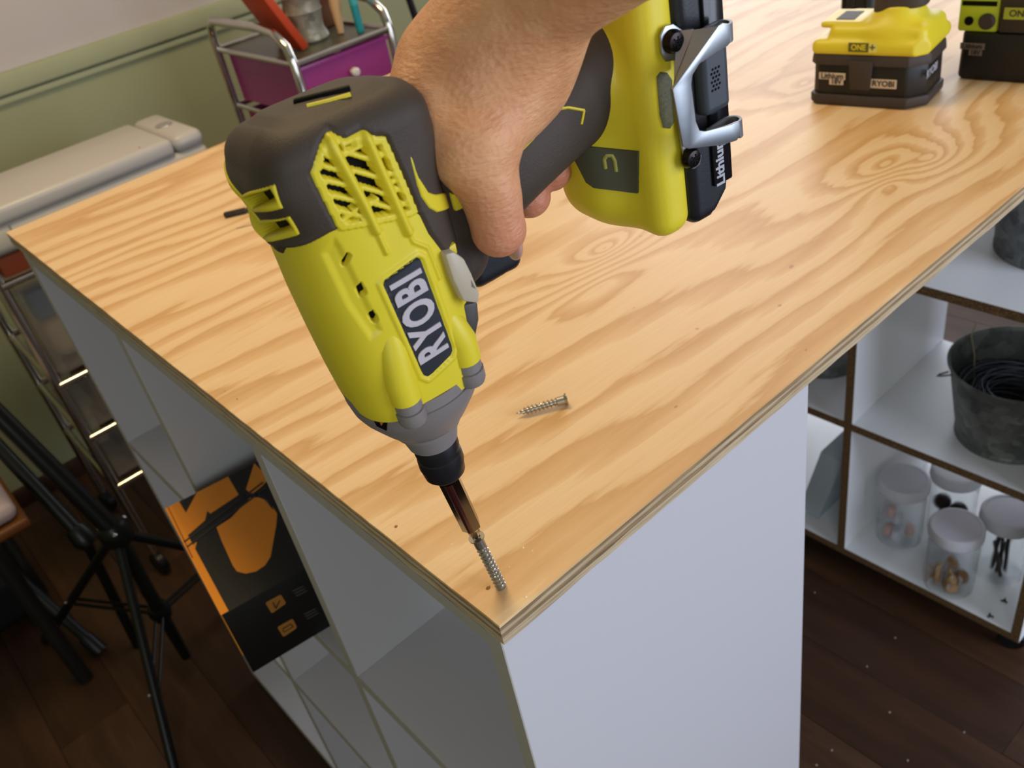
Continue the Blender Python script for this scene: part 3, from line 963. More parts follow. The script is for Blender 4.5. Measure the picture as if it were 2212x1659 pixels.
# hex bit holder from the chuck to the screw head
P0 = Vector((0.0198, 0.0203, 0.0))
HEAD = Vector(at((1029, 1160), 2, 0.0425).tolist())
CH = Vector(TA.tolist())
bd = (HEAD - CH).normalized()
BM_ = axis_matrix(CH, bd)
Lb = (HEAD - CH).length
hold = lathe('bit_holder', [(0.0001, -0.004), (0.0048, -0.004), (0.0048, 0.0015), (0.0058, 0.0030), (0.0058, Lb - 0.019), (0.0050, Lb - 0.0165), (0.0001, Lb - 0.0165)], M_CHROME, drv, n=6, M=BM_, angle=20)
hold['label'] = 'polished dark hexagonal bit holder'
rdv = (Vector(CAM.tolist()) - (CH + bd * Lb * 0.5)); rdv = (rdv - bd * rdv.dot(bd)).normalized(); rsd = bd.cross(rdv)
tube('red_band', [CH + bd * 0.004 + rdv * 0.0034 + rsd * 0.0012, CH + bd * (Lb - 0.020) + rdv * 0.0034 + rsd * 0.0012], 0.0024, M_REDSTEEL, drv, 12)
tube('bit', [CH + bd * (Lb - 0.018), CH + bd * (Lb - 0.006), CH + bd * (Lb - 0.004), CH + bd * (Lb + 0.0008)], [0.0034, 0.0034, 0.0026, 0.0012], mat('bit_steel', '#6e6461', 0.3, 1.0), drv, 6)
tube('clip_ring', [CH + bd * t for t in (0.0005, 0.003)], 0.0063, M_CHROME, drv, 20)

# --- grip: rubber-covered handle
def grip_f(X, Y, Z):      # local x=v, y=-w, z=u
    t = np.clip((X - 0.03) / 0.09, 0, 1)
    uc = 0.1195 + t * 0.031
    hu = 0.0215 + 0.003 * np.cos(t * 6.0) * 0.4
    hw = 0.0165 + 0.0025 * np.sin(t * PI)
    hu = hu + 0.004 * np.clip(1 - t / 0.25, 0, 1) ** 2
    d1 = (np.abs((Z - uc) / hu) ** 2.4 + np.abs(Y / hw) ** 2.4) ** (1 / 2.4) - 1
    d1 = d1 * 0.016
    cap = np.maximum(0.012 - X, X - 0.122)
    g = np.maximum(d1, cap)
    fl = cone(X, Y, Z, (0.108, 0, 0.148), (0.123, 0, 0.151), 0.015, 0.0245)
    g = smin(g, fl, 0.012)
    neck = rbox(X, Y, Z, (0.026, 0, 0.128), (0.016, 0.0215, 0.030), 0.010)
    g = smin(g, neck, 0.010)
    return g
grip = sdf_obj('grip', grip_f, (0.005, -0.04, 0.07), (0.135, 0.04, 0.20), 0.0013, M_RUBBER, drv, local=True)
grip['label'] = 'brown rubber grip with thin yellow seams'
bv_g = bvh_of(grip)
for pts in ([(1118, 333), (1150, 300), (1205, 235), (1228, 232), (1262, 238)], [(1262, 238), (1256, 268)], [(1195, 145), (1218, 175), (1214, 205), (1188, 232)]):
    q = cast_line(bv_g, pts, 6, 0.0)
    if len(q) > 2: tube('yellow_seam', q, 0.0006, M_YEL, drv, 6)

# --- trigger, direction button, side ledge
def trig_f(X, Y, Z):
    g = rbox(X, Y, Z, (0.050, 0, 0.098), (0.014, 0.0085, 0.012), 0.006)
    cut = cone(X, Y, Z, (0.054, -0.03, 0.075), (0.054, 0.03, 0.075), 0.013, 0.013)
    return np.maximum(g, -cut)
sdf_obj('trigger', trig_f, (0.03, -0.02, 0.075), (0.075, 0.02, 0.12), 0.001, M_BLACK, drv, local=True)['label'] = 'black finger trigger'
def poly_w(pts, w): return [L(*onw(p, w), w) for p in pts]
def slab(name, pts, w0, w1, m, bevel=0.0012, parent=None):
    poly = poly_w(pts, w1)
    return prism(name, poly, (0, 1, 0), (w1 - w0), m, parent or drv, local=True, bevel=bevel)
slab('side_ledge', [(1000, 660), (1033, 652), (1036, 690), (1026, 742), (1012, 735)], 0.012, 0.026, mat('dark_grey_plastic', '#45413f', 0.5))
b = slab('direction_button', [(962, 550), (982, 544), (1004, 560), (1020, 592), (1037, 634), (1034, 656), (1002, 652), (980, 606)], 0.018, 0.0330, M_BTN, 0.0010)
b['label'] = 'beige-grey forward and reverse button'
q = [L(*onw(p, 0.0331), 0.0331) for p in ((1018, 605), (1028, 624), (1019, 620))]
prism('arrow_mark', q, (0, 1, 0), 0.0006, mat('dark_arrow', '#6f6557', 0.6), b, local=True)
sl_ = slab('yellow_tab', [(955, 545), (985, 524), (990, 548), (972, 556)], 0.010, 0.0285, M_YEL, 0.0008)
slab('neck_band', [(975, 418), (1002, 424), (1008, 448), (985, 458)], 0.008, 0.0235, M_YEL, 0.0008)

# --- foot that carries the battery
def foot_f(X, Y, Z):
    g = rbox(X, Y, Z, (0.128, 0, 0.141), (0.0105, 0.0355, 0.0620), 0.009)
    hump = rbox(X, Y, Z, (0.122, 0.004, 0.124), (0.019, 0.022, 0.043), 0.018)
    tw = cone(X, Y, Z, (0.114, 0, 0.150), (0.128, 0, 0.147), 0.017, 0.030)
    g = smin(g, hump, 0.010); g = smin(g, tw, 0.012)
    return np.maximum(g, X - 0.1365)
foot = sdf_obj('foot', foot_f, (0.085, -0.045, 0.06), (0.142, 0.045, 0.212), 0.0013, M_YEL, drv, local=True)
foot['label'] = 'lime yellow battery foot'
bv_f = bvh_of(foot)
pn = decal('magnet_tray', bv_f, [(1228, 311), (1381, 326), (1380, 416), (1284, 404), (1268, 392)], mat('dark_tray', '#4b4a38', 0.6, bump=0.1), drv, lift=0.0010, thick=-0.0012, grid=4)
pn['label'] = 'dark grey magnet tray with a pale horseshoe mark'
q = cast_line(bv_f, [(1309, 362), (1306, 342), (1311, 334), (1323, 334), (1329, 345), (1332, 368)], 3, 0.0007)
tube('horseshoe_mark', q, 0.0009, mat('olive_mark', '#a5a04a', 0.5), pn, 6)
eb = decal('warning_emblem', bv_f, [(1418, 165), (1426, 155), (1440, 157), (1450, 172), (1452, 230), (1455, 262), (1446, 277), (1432, 275), (1425, 250)], mat('speckled_emblem', '#565236', 0.6, var=0.6, vscale=900), drv, lift=0.0, thick=-0.0005)

# --- battery pack
bat = rbox_obj = None
def batt_f(X, Y, Z):
    g = rbox(X, Y, Z, (0.1475, 0, 0.1425), (0.0125, 0.0370, 0.0625), 0.006)
    g = np.maximum(g, (X - 0.1600) * 0.6 + (0.100 - Z) * 0.55 - 0.002)      # chamfered front
    g = np.maximum(g, (X - 0.1600) * 0.7 + (np.abs(Y) - 0.0370) * 0.7 + 0.0030)
    return g
bat = sdf_obj('battery_pack', batt_f, (0.13, -0.045, 0.07), (0.165, 0.045, 0.212), 0.0012, M_BLACK, drv, local=True)
bat['label'] = 'slim black battery pack with grey lettering'
# gloss band with lettering on the visible long side
bm = bmesh.new()
add_box(bm, (0.1475, -0.0385, 0.096), (0.1585, -0.0362, 0.198), bevel=0.0008)
band = bm_obj('side_band', bm, mat('black_gloss_plastic', '#101116', 0.18), bat, smooth=True, local=True, angle=40)
band.parent = drv
def tool_text(name, s, size, u, v, w, m, parent, rot=0, xs=1.0, bold=0.0002):
    M = TM @ Matrix.Translation(L(u, v, w)) @ Matrix(((0, 1, 0, 0), (0, 0, -1, 0), (-1 if rot == 0 else 1, 0, 0, 0), (0, 0, 0, 1)))
    # text x runs along -u (rot 0) or +u
    X = Vector((0, 0, -1 if rot == 0 else 1)); Zn = Vector((0, -1, 0)); Yv = Zn.cross(X)
    R = Matrix((X, Yv, Zn)).transposed().to_4x4(); R.translation = Vector(L(u, v, w))
    return text_mesh(name, s, size, TM @ R, m, parent, depth=0.00015, bold=bold, xscale=xs)
M_LIT = mat('light_grey_print', '#a9aab2', 0.5)
tool_text('lettering', 'Lithium', 0.0065, 0.1070, 0.1512, 0.0387, M_LIT, bat, 1, 1.15)
tool_text('lettering', '18V', 0.0055, 0.1170, 0.1560, 0.0387, M_LIT, bat, 1)
pl = box('name_plate', (0.1500, -0.0390, 0.1775), (0.1568, -0.0384, 0.200), mat('grey_plate', '#8d9096', 0.4), drv, local=True)
tool_text('lettering', 'RYOBI', 0.0060, 0.1860, 0.1534, 0.0391, mat('plate_print', '#3b3d42', 0.5), pl, 1, 1.0)
# latch on the side
def latch_f(X, Y, Z): return rbox(X, Y, Z, (0.1495, -0.038, 0.1475), (0.0075, 0.0040, 0.017), 0.003)
lt = sdf_obj('latch_button', latch_f, (0.138, -0.046, 0.125), (0.162, -0.030, 0.168), 0.0008, mat('slate_plastic', '#3c4046', 0.35), drv, local=True)
bm = bmesh.new()
for i in range(3):
    for j in range(6):
        add_lathe(bm, [(0.0001, 0), (0.0007, 0), (0.0003, 0.0007), (0.0001, 0.0007)], Matrix.Translation((0.1465 + i * 0.0017 + (j % 2) * 0.0008, -0.0419, 0.141 + j * 0.0017)) @ Matrix.Rotation(PI / 2, 4, 'X'), 6)
bm_obj('studs', bm, M_BLACK, lt, local=True)

# --- belt clip: mounting tabs, sloping web and hooked outer plate
clip_w0, clip_w1 = 0.0368, 0.0500
def strap(bm, ptsA, ptsB, th_=0.0011):
    """ribbon between two rows of local points, given thickness"""
    k = len(ptsA)
    A = [Vector(p) for p in ptsA]; B = [Vector(p) for p in ptsB]
    vs = []
    for i in range(k):
        t = (A[min(i + 1, k - 1)] - A[max(i - 1, 0)]); s = B[i] - A[i]
        n = t.cross(s).normalized() * th_
        vs.append([bm.verts.new(A[i]), bm.verts.new(B[i]), bm.verts.new(B[i] + n), bm.verts.new(A[i] + n)])
    for a, b_ in zip(vs, vs[1:]):
        for q in range(4):
            bm.faces.new((a[q], a[(q + 1) % 4], b_[(q + 1) % 4], b_[q]))
    bm.faces.new(vs[0][::-1]); bm.faces.new(vs[-1])
def LW(px, w): return L(*onw(px, w), w)
tabs = [(1427, 78), (1437, 57), (1455, 52), (1470, 62), (1477, 66), (1500, 62), (1500, 100), (1475, 150), (1470, 128), (1440, 134), (1430, 118)]
cl = prism('clip_mount', [LW(p, clip_w0 + 0.0012) for p in tabs], (0, 1, 0), 0.0012, M_CLIP, drv, local=True, bevel=0.0003)
prism('clip_mount', [LW(p, clip_w0 + 0.0012) for p in [(1455, 190), (1478, 184), (1500, 322), (1516, 336), (1513, 356), (1500, 366), (1484, 362), (1474, 322)]], (0, 1, 0), 0.0012, M_CLIP, drv, local=True, bevel=0.0003)
bm = bmesh.new()
# web from the tab out to the folded edge of the outer plate
strap(bm, [LW((1462, 66), clip_w0 + 0.001), LW((1500, 64), 0.043), LW((1552, 56), clip_w1)], [LW((1456, 150), clip_w0 + 0.001), LW((1456, 172), 0.043), LW((1453, 193), clip_w1)])
web = bm_obj('clip_web', bm, M_CLIP, drv, local=True)
outer = [(1453, 193), (1552, 56), (1562, 50), (1577, 52), (1579, 92), (1572, 100), (1512, 138), (1497, 162), (1494, 182), (1504, 262), (1512, 282), (1524, 284), (1578, 270), (1598, 262), (1601, 292), (1592, 304), (1560, 314), (1490, 322), (1476, 318)]
oc = prism('belt_clip', [LW(p, clip_w1) for p in outer], (0, 1, 0), 0.0014, M_CLIP, drv, local=True, bevel=0.0004)
oc['label'] = 'brushed steel belt clip with two hooked arms'
def hook(a, b, inward):
    bm = bmesh.new()
    A, B = [], []
    ua, va = onw(a, clip_w1); ub, vb = onw(b, clip_w1)
    for k in range(9):
        t = k / 8 * PI * 0.95; r = 0.0042
        dv = math.sin(t) * r; dw = -(1 - math.cos(t)) * r
        A.append(L(ua, va + dv - 0.0004, clip_w1 + dw)); B.append(L(ub, vb + dv - 0.0004, clip_w1 + dw))
    for q in (A, B):
        u_, v_, w_ = q[-1][2], q[-1][0], -q[-1][1]
        q.append(L(u_, v_ - inward, w_ + 0.0012))
    strap(bm, A, B, 0.0011)
    return bm_obj('clip_hook', bm, M_CLIP, drv, smooth=True, local=True, angle=40)
hook((1577, 52), (1579, 92), 0.012)
hook((1598, 262), (1601, 298), 0.012)
for i, px in enumerate(((1457, 90), (1495, 342))):
    u, v = onw(px, clip_w0 + 0.003)
    Ms = Matrix.Translation(L(u, v, clip_w0 + 0.0014)) @ Matrix.Rotation(PI / 2, 4, 'X')
    s_ = lathe('clip_screw', [(0.0001, 0), (0.0046, 0), (0.0046, 0.0012), (0.0036, 0.0030), (0.0014, 0.0036), (0.0012, 0.0022), (0.0001, 0.0022)], M_SCREWB, drv, n=24, local=True, M=Ms)
    bm = bmesh.new()
    for k in range(3):
        add_box(bm, (-0.0023, -0.00035, 0.0030), (0.0023, 0.00035, 0.0037), Ms @ Matrix.Rotation(k * PI / 3 + 0.3, 4, 'Z'))
    bm_obj('drive_recess', bm, M_INNER, s_, local=True)

# ================================================================== the hand and forearm
def skin_mat():
    t = NT('skin', 0.48, 0.45)
    co = t.tc.outputs['Object']
    sep = t.new('ShaderNodeSeparateXYZ'); t.link(co, sep.inputs[0])
    n = t.noise(co, 55, 5, 0.6)
    col = t.ramp(n, [(0.3, '#c88a5f'), (0.5, '#d6996c'), (0.72, '#e2aa7e')])
    # blood colour towards the finger tips (low along the tool's barrel axis)
    f = t.new('ShaderNodeMapRange'); f.inputs['From Min'].default_value = 0.152; f.inputs['From Max'].default_value = 0.112
    t.link(sep.outputs[2], f.inputs['Value'])
    col = t.mix(t.math('MULTIPLY', f.outputs[0], 0.6), col, '#c06c58')
    # freckles
    v = t.new('ShaderNodeTexVoronoi'); v.inputs['Scale'].default_value = 420; t.link(co, v.inputs['Vector'])
    sp = t.noise(co, 130, 2)
    col = t.mix(t.math('MULTIPLY', t.math('GREATER_THAN', sp, 0.74), 0.15), col, '#8f5c40')
    t.color(col)
    w = t.noise(t.mapping(co, scale=(260, 260, 900)), 1.0, 3, 0.6)
    w2 = t.noise(t.mapping(co, scale=(120, 160, 420), rot=(0.3, 0.2, 0.4)), 1.0, 3, 0.6)
    h = t.math('ADD', t.math('MULTIPLY', v.outputs['Distance'], 0.5), t.math('ADD', w, w2))
    t.bump(h, 0.5, 0.0010)
    t.b.inputs['Subsurface Weight'].default_value = 0.25
    t.b.inputs['Subsurface Radius'].default_value = (1.0, 0.32, 0.16)
    t.b.inputs['Subsurface Scale'].default_value = 0.005
    return t.m
M_SKIN = skin_mat()
def PW(px, w):
    u, v = onw(px, w); return L(u, v, w)
def PD(px, d):
    P = CAM + ray(px) * d - TA
    return (float(P @ Th), -float(P @ Ts), float(P @ Ta))
finger_chains = []
def finger(v, tip, r, dk=0.0):
    s_ = (v - 0.05) * 0.42
    return [L(0.166 + s_ + dk, v - 0.004, -0.020), L(0.150 + s_, v, -0.036), L(0.122 + s_, v + 0.001, -0.037), L(0.103 + s_, v + 0.002, -0.027), tip], [r * 1.25, r * 1.15, r * 1.02, r * 0.98, r * 0.90]
H_F = [finger(0.052, L(0.1035, 0.060, -0.016), 0.0096), finger(0.071, PW((1143, 424), -0.008), 0.0108), finger(0.089, PW((1190, 368), -0.010), 0.0104), finger(0.105, L(0.128, 0.108, -0.018), 0.0082)]
H_T = ([PW((1078, 185), 0.014), PW((1048, 300), 0.026), PW((1058, 400), 0.0290), PW((1066, 447), 0.0295), PW((1077, 495), 0.0290)], [0.0225, 0.0136, 0.0098, 0.0100, 0.0110])
_e0, _e1 = np.array(PD((1115, 25), 0.352)), np.array(PD((1440, -260), 0.31))
FAR_END = tuple(_e1 + (_e1 - _e0) / np.linalg.norm(_e1 - _e0) * 0.11)
def hand_f(X, Y, Z):
    def chain(pts, rs, k=0.004):
        g = None
        for i in range(len(pts) - 1):
            c = cone(X, Y, Z, pts[i], pts[i + 1], rs[i], rs[i + 1])
            g = c if g is None else smin(g, c, k)
        return g
    th_ = chain(*H_T, k=0.004)
    # flattened ball of the thumb tip and knuckle swelling
    th_ = smin(th_, cone(X, Y, Z, PW((1060, 408), 0.0300), PW((1062, 420), 0.0300), 0.0101, 0.0101), 0.004)
    palm = cone(X, Y, Z, L(0.175, 0.057, -0.010), L(0.186, 0.090, -0.012), 0.017, 0.020)
    palm = smin(palm, cone(X, Y, Z, L(0.170, 0.053, 0.004), L(0.180, 0.080, 0.012), 0.017, 0.021), 0.012)
    palm = smin(palm, cone(X, Y, Z, PW((925, 225), 0.004), PW((1040, 160), 0.004), 0.0140, 0.0225), 0.016)
    g = smin(th_, palm, 0.016)
    wr_ = cone(X, Y, Z, PD((1030, 150), 0.372), PD((1115, 25), 0.352), 0.0228, 0.0205)
    fa = cone(X, Y, Z, PD((1115, 25), 0.352), PD((1440, -260), 0.31), 0.0205, 0.0270)
    fa = smin(fa, cone(X, Y, Z, PD((1440, -260), 0.31), FAR_END, 0.0270, 0.036), 0.01)
    g = smin(g, smin(wr_, fa, 0.010), 0.018)
    # the sheet of skin between thumb and forefinger
    g = smin(g, cone(X, Y, Z, PW((905, 262), 0.006), PW((1000, 330), 0.024), 0.0095, 0.0120), 0.012)
    f_ = None
    for pts, rs in H_F:
        c = chain(pts, rs, 0.003)
        f_ = c if f_ is None else np.minimum(f_, c)
    g = smin(g, f_, 0.005)
    # keep the skin just outside the rubber grip
    gr = grip_f(X, Y, Z)
    g = np.maximum(g, -(gr + 0.0012))
    # creases at the thumb joint and the wrist
    def crease(pa, pb, dep, wid):
        c = cone(X, Y, Z, pa, pb, 0.0, 0.0); return dep * np.exp(-(c / wid) ** 2)
    g = g + crease(PW((1018, 505), 0.041), PW((1085, 497), 0.043), 0.0007, 0.0010)
    g = g + crease(PW((1110, 395), 0.040), PW((1150, 330), 0.036), 0.0009, 0.0016)
    g = g + crease(PW((1035, 395), 0.044), PW((1085, 385), 0.044), 0.0004, 0.0009)
    return g
person = empty('person', matrix=TM.copy(), label='bare right hand and forearm gripping the impact driver from above', cat='person')
lo_ = (0.0, -0.060, 0.085); hi_ = (0.20, 0.060, 0.315)
pts_all = [PD((1430, -260), 0.30), PD((1150, 20), 0.345), FAR_END]
lo_ = tuple(min(lo_[i], min(p[i] for p in pts_all) - 0.05) for i in range(3)); hi_ = tuple(max(hi_[i], max(p[i] for p in pts_all) + 0.01) for i in range(3))
hand = sdf_obj('hand', hand_f, lo_, hi_, 0.0017, M_SKIN, person, local=True)
hand['label'] = 'hand with five bent fingers and forearm'
bv_h = bvh_of(hand)
# nail at the end of the thumb, seen nearly edge-on
def nail_f(X, Y, Z):
    c = np.array(PW((1106, 524), 0.0315))
    ax_ = np.array(PW((1083, 470), 0.0315)) - np.array(PW((1092, 522), 0.0315)); ax_ /= np.linalg.norm(ax_)
    out = np.array(PW((1130, 515), 0.0315)) - np.array(PW((1090, 520), 0.0315)); out -= ax_ * (out @ ax_); out /= np.linalg.norm(out)
    sd_ = np.cross(ax_, out)
    dx, dy, dz = X - c[0], Y - c[1], Z - c[2]
    a_ = dx * ax_[0] + dy * ax_[1] + dz * ax_[2]; o_ = dx * out[0] + dy * out[1] + dz * out[2]; s_ = dx * sd_[0] + dy * sd_[1] + dz * sd_[2]
    return (np.sqrt((a_ / 0.0075) ** 2 + (o_ / 0.0030) ** 2 + (s_ / 0.0062) ** 2) - 1) * 0.003
c_ = PW((1106, 524), 0.0315)
sdf_obj('thumbnail', nail_f, tuple(q - 0.009 for q in c_), tuple(q + 0.009 for q in c_), 0.0004, mat('nail', '#b98d7c', 0.3), person, local=True)

# ================================================================== screws
M_ZINC = mat('zinc_plated_screw', '#bab3a4', 0.27, 0.92, var=0.12, vscale=300)
def screw(name, tip, head, label, hidden=0.012, parent=None):
    tip = Vector(tip); head = Vector(head)
    d = (head - tip).normalized(); Ln = (head - tip).length
    M = axis_matrix(tip, d)
    e = empty(name, matrix=M, label=label, cat='screw')
    n, pitch = 22, 0.0030
    z0, z1 = -hidden, Ln - 0.0075
    rings = []
    k = int((z1 - z0) / 0.00038)
    V = []
    for i in range(k + 1):
        z = z0 + (z1 - z0) * i / k
        for j in range(n):
            a = 2 * PI * j / n
            ph = (z / pitch - j / n) % 1.0
            tri = max(0.0, 1 - abs(ph - 0.5) / 0.24)
            core, out = 0.0021, 0.0036
            tp = min(1.0, max(0.05, (z - z0) / 0.009)) if hidden < 0.004 else 1.0
            r = (core + (out - core) * tri) * tp
            V.append((r * math.cos(a), r * math.sin(a), z))
    F = [(i * n + j, i * n + (j + 1) % n, (i + 1) * n + (j + 1) % n, (i + 1) * n + j) for i in range(k) for j in range(n)]
    F.append(tuple(range(n))[::-1]); F.append(tuple(range(k * n, k * n + n)))
    o = mesh_obj('threaded_shank', V, F, M_ZINC, e, smooth=True, local=True, angle=35)
    bm = bmesh.new()
    add_lathe(bm, [(0.0022, z1 - 0.001), (0.0033, z1), (0.0033, Ln - 0.0022), (0.0047, Ln - 0.0006), (0.0047, Ln), (0.0024, Ln), (0.0020, Ln - 0.0016), (0.0001, Ln - 0.0016)], None, 24)
    bm_obj('head', bm, M_ZINC, e, smooth=True, local=True, angle=35)
    return e
P0v = Vector((0.0198, 0.0203, 0.0))
screw('wood_screw', P0v, HEAD, 'silver wood screw standing upright in the bench corner under the driver bit')
screw('wood_screw', (0.1335, 0.1331, 0.0037), (0.1678, 0.1128, 0.0048), 'loose silver wood screw lying flat on the plywood', hidden=0.0)

# dark driver bit lying near the left side of the bench
p1, p2 = Vector((0.187, 0.7145, 0.0036)), Vector((0.236, 0.6835, 0.0036))
e = empty('drill_bit', p1, label='short dark steel bit lying on the bench behind the driver', cat='drill bit')
tube('shank', [p1, p1 + (p2 - p1) * 0.03, p1 + (p2 - p1) * 0.45], [0.0026, 0.0036, 0.0036], mat('dull_dark_steel', '#4a4038', 0.45, 0.7, var=0.3, vscale=200), e, 6)
tube('body', [p1 + (p2 - p1) * 0.5, p2], 0.0034, mat('dull_dark_steel', '#4a4038'), e, 14)
tube('neck', [p1 + (p2 - p1) * 0.45, p1 + (p2 - p1) * 0.5], 0.0026, mat('dull_dark_steel', '#4a4038'), e, 10)

# crumbs of wood on the bench
bm = bmesh.new()
rnd = random.Random(3)
crumbs = [((856, 1137), 0.0021, 1), ((1054, 1270), 0.0022, 1), ((975, 1175), 0.0008, 0), ((1150, 1190), 0.0009, 0), ((1135, 1290), 0.0013, 0), ((1130, 1183), 0.0011, 0), ((512, 862), 0.0012, 1), ((486, 845), 0.001, 1), ((1000, 1215), 0.0006, 0), ((1100, 1225), 0.0006, 0), ((780, 1050), 0.0006, 0), ((1230, 1050), 0.0006, 0)]
bmd = bmesh.new()
for px, r, dk in crumbs:
    q = at(px, 2, 0.0)
    b_ = bmd if dk else bm
    vs = [b_.verts.new((q[0] + r * rnd.uniform(.5, 1) * math.cos(a), q[1] + r * rnd.uniform(.3, .9) * math.sin(a), 0.0)) for a in (0.2, 1.5, 2.9, 4.1, 5.2)]
    top = b_.verts.new((q[0], q[1], r * 0.5))
    b_.faces.new(vs)
    for i in range(5): b_.faces.new((vs[i], vs[(i + 1) % 5], top))
o = bm_obj('sawdust', bm, mat('pale_sawdust', '#ecd3a4', 0.8)); tag(o, 'pale crumbs of sawdust scattered near the bench corner', 'sawdust', kind='stuff')
o = bm_obj('wood_splinters', bmd, mat('brown_splinter', '#8d6235', 0.8)); tag(o, 'brown splinters lying near the left edge of the bench', 'splinters', kind='stuff')

# ================================================================== the printed box in the middle cubby
BO = Vector((-0.0713, 0.3973, -0.3262))
bx_, by_ = Vector((0.9898, -0.1426, 0)).normalized(), None
by_ = Vector((-bx_.y, bx_.x, 0))
BMx = Matrix((bx_, by_, Vector((0, 0, 1)))).transposed().to_4x4(); BMx.translation = BO
cbx = empty('cardboard_box', matrix=BMx, label='black cardboard box with big orange letters sticking out of the middle cubby', cat='box')
BL, BWd, BH = 0.235, 0.205, 0.091
M_CARD = mat('black_card', '#1b1b17', 0.55, var=0.08)
M_CARDF = mat('black_card_front', '#070707', 0.5)
M_ORG = mat('orange_print', '#f79a1f', 0.5, var=0.04)
M_ORGD = mat('golden_orange_card', '#ee9324', 0.5, var=0.04)
box('carton', (0.0004, 0.0004, 0), (BL, BWd, BH - 0.0006), M_CARDF, cbx, bevel=0.0012, local=True)
box('lid_panel', (0, 0, BH - 0.0008), (BL, BWd, BH), M_CARD, cbx, local=True)
box('side_panel', (-0.0006, 0.0, 0.030), (0.0003, BWd, BH), M_ORG, cbx, local=True)['label'] = 'bright orange side'
def box_top(px):
    q = Vector(at(px, 2, BO.z + BH).tolist()) - BO
    return (min(max(q.dot(bx_), 0.0006), BL), min(max(q.dot(by_), 0.0), BWd), BH)
def c4(*p): return [(320 + x / 3.13, 950 + y / 3.13) for x, y in p]
def printed(name, pts, m, dz=0.0002):
    poly = [box_top(p) for p in pts]
    k = len(poly)
    V = [(p[0], p[1], BH + 0.00001) for p in poly] + [(p[0], p[1], BH + dz) for p in poly]
    F = [tuple(range(k))[::-1], tuple(range(k, 2 * k))] + [(i, (i + 1) % k, k + (i + 1) % k, k + i) for i in range(k)]
    return mesh_obj(name, V, F, m, cbx, local=True)
printed('printed_letter', c4((100, 400), (182, 368), (256, 494), (304, 312), (512, 205), (612, 372), (420, 500), (400, 480), (385, 545), (244, 668), (236, 690), (170, 560)), M_ORGD)
printed('printed_letter', c4((265, 740), (330, 690), (312, 760), (300, 795)), M_ORGD)
printed('printed_letter', c4((462, 592), (560, 530), (690, 392), (745, 390), (800, 410), (845, 455), (872, 500), (866, 580), (828, 790), (790, 850), (730, 890), (660, 905), (600, 890), (572, 850), (500, 690)), M_ORGD)
printed('printed_letter', c4((704, 140), (820, 260), (775, 310), (700, 370), (662, 335)), M_ORGD)
box('orange_stripe', (-0.0004, 0.0008, BH - 0.0004), (0.0075, BWd, BH + 0.0003), M_ORG, cbx, local=True)
printed('fold_line', c4((104, 402), (108, 400), (305, 800), (297, 800)), mat('dark_red_line', '#6b1d12', 0.6), 0.0005)
for a, b in (((240, 690), (775, 285)), ((262, 722), (790, 325))):
    nx, ny = 6, 8
    printed('printed_line', c4((a[0], a[1]), (b[0], b[1]), (b[0] + nx, b[1] + ny), (a[0] + nx, a[1] + ny)), mat('dark_slate_print', '#2d2a30', 0.5), 0.0006)
printed('printed_arc', c4((640, 385), (700, 362), (760, 370), (815, 410), (850, 470), (840, 470), (800, 418), (755, 382), (700, 374), (650, 392)), mat('dark_slate_print', '#2d2a30'), 0.0006)
def front_pt(px):
    r = ray(px); n = np.array(by_); o = np.array(BO)
    X = CAM + r * ((o - CAM) @ n) / (r @ n); q = Vector((X - o).tolist())
    return (q.dot(bx_), -0.0001, q.z)
def front_print(name, pts, m, d=0.0002):
    poly = [front_pt(p) for p in pts]
    k = len(poly)
    V = [(p[0], 0.0003, p[2]) for p in poly] + [(p[0], -d, p[2]) for p in poly]
    F = [tuple(range(k)), tuple(range(k, 2 * k))[::-1]] + [(i, k + i, k + (i + 1) % k, (i + 1) % k) for i in range(k)]
    return mesh_obj(name, V, F, m, cbx, local=True)
M_ICON = mat('dull_orange_icon', '#a9702c', 0.5); M_ICOND = mat('brown_icon_line', '#5a3818', 0.5); M_SMALL = mat('dim_grey_print', '#4a453f', 0.6)
front_print('printed_icon', c4((795, 1108), (800, 1098), (888, 1050), (900, 1050), (930, 1098), (926, 1110), (845, 1168), (832, 1168)), M_ICON)
front_print('printed_icon', c4((877, 1275), (882, 1262), (968, 1213), (980, 1215), (1004, 1262), (1000, 1275), (922, 1328), (910, 1328)), M_ICON)
front_print('icon_line', c4((838, 1100), (848, 1096), (862, 1125), (885, 1086), (895, 1082), (868, 1142), (856, 1140)), M_ICOND, 0.0005)
front_print('icon_line', c4((905, 1275), (965, 1240), (985, 1262), (920, 1302), (905, 1290), (912, 1284), (924, 1294), (972, 1262), (962, 1250), (908, 1282)), M_ICOND, 0.0005)
for k_ in range(3):
    front_print('printed_small_text', c4((975 + k_ * 12, 1020 + k_ * 16), (1050 + k_ * 12, 985 + k_ * 16), (1052 + k_ * 12, 991 + k_ * 16), (978 + k_ * 12, 1027 + k_ * 16)), M_SMALL)
    front_print('printed_small_text', c4((1052 + k_ * 10, 1178 + k_ * 15), (1130 + k_ * 10, 1138 + k_ * 15), (1133 + k_ * 10, 1144 + k_ * 15), (1055 + k_ * 10, 1185 + k_ * 15)), M_SMALL)

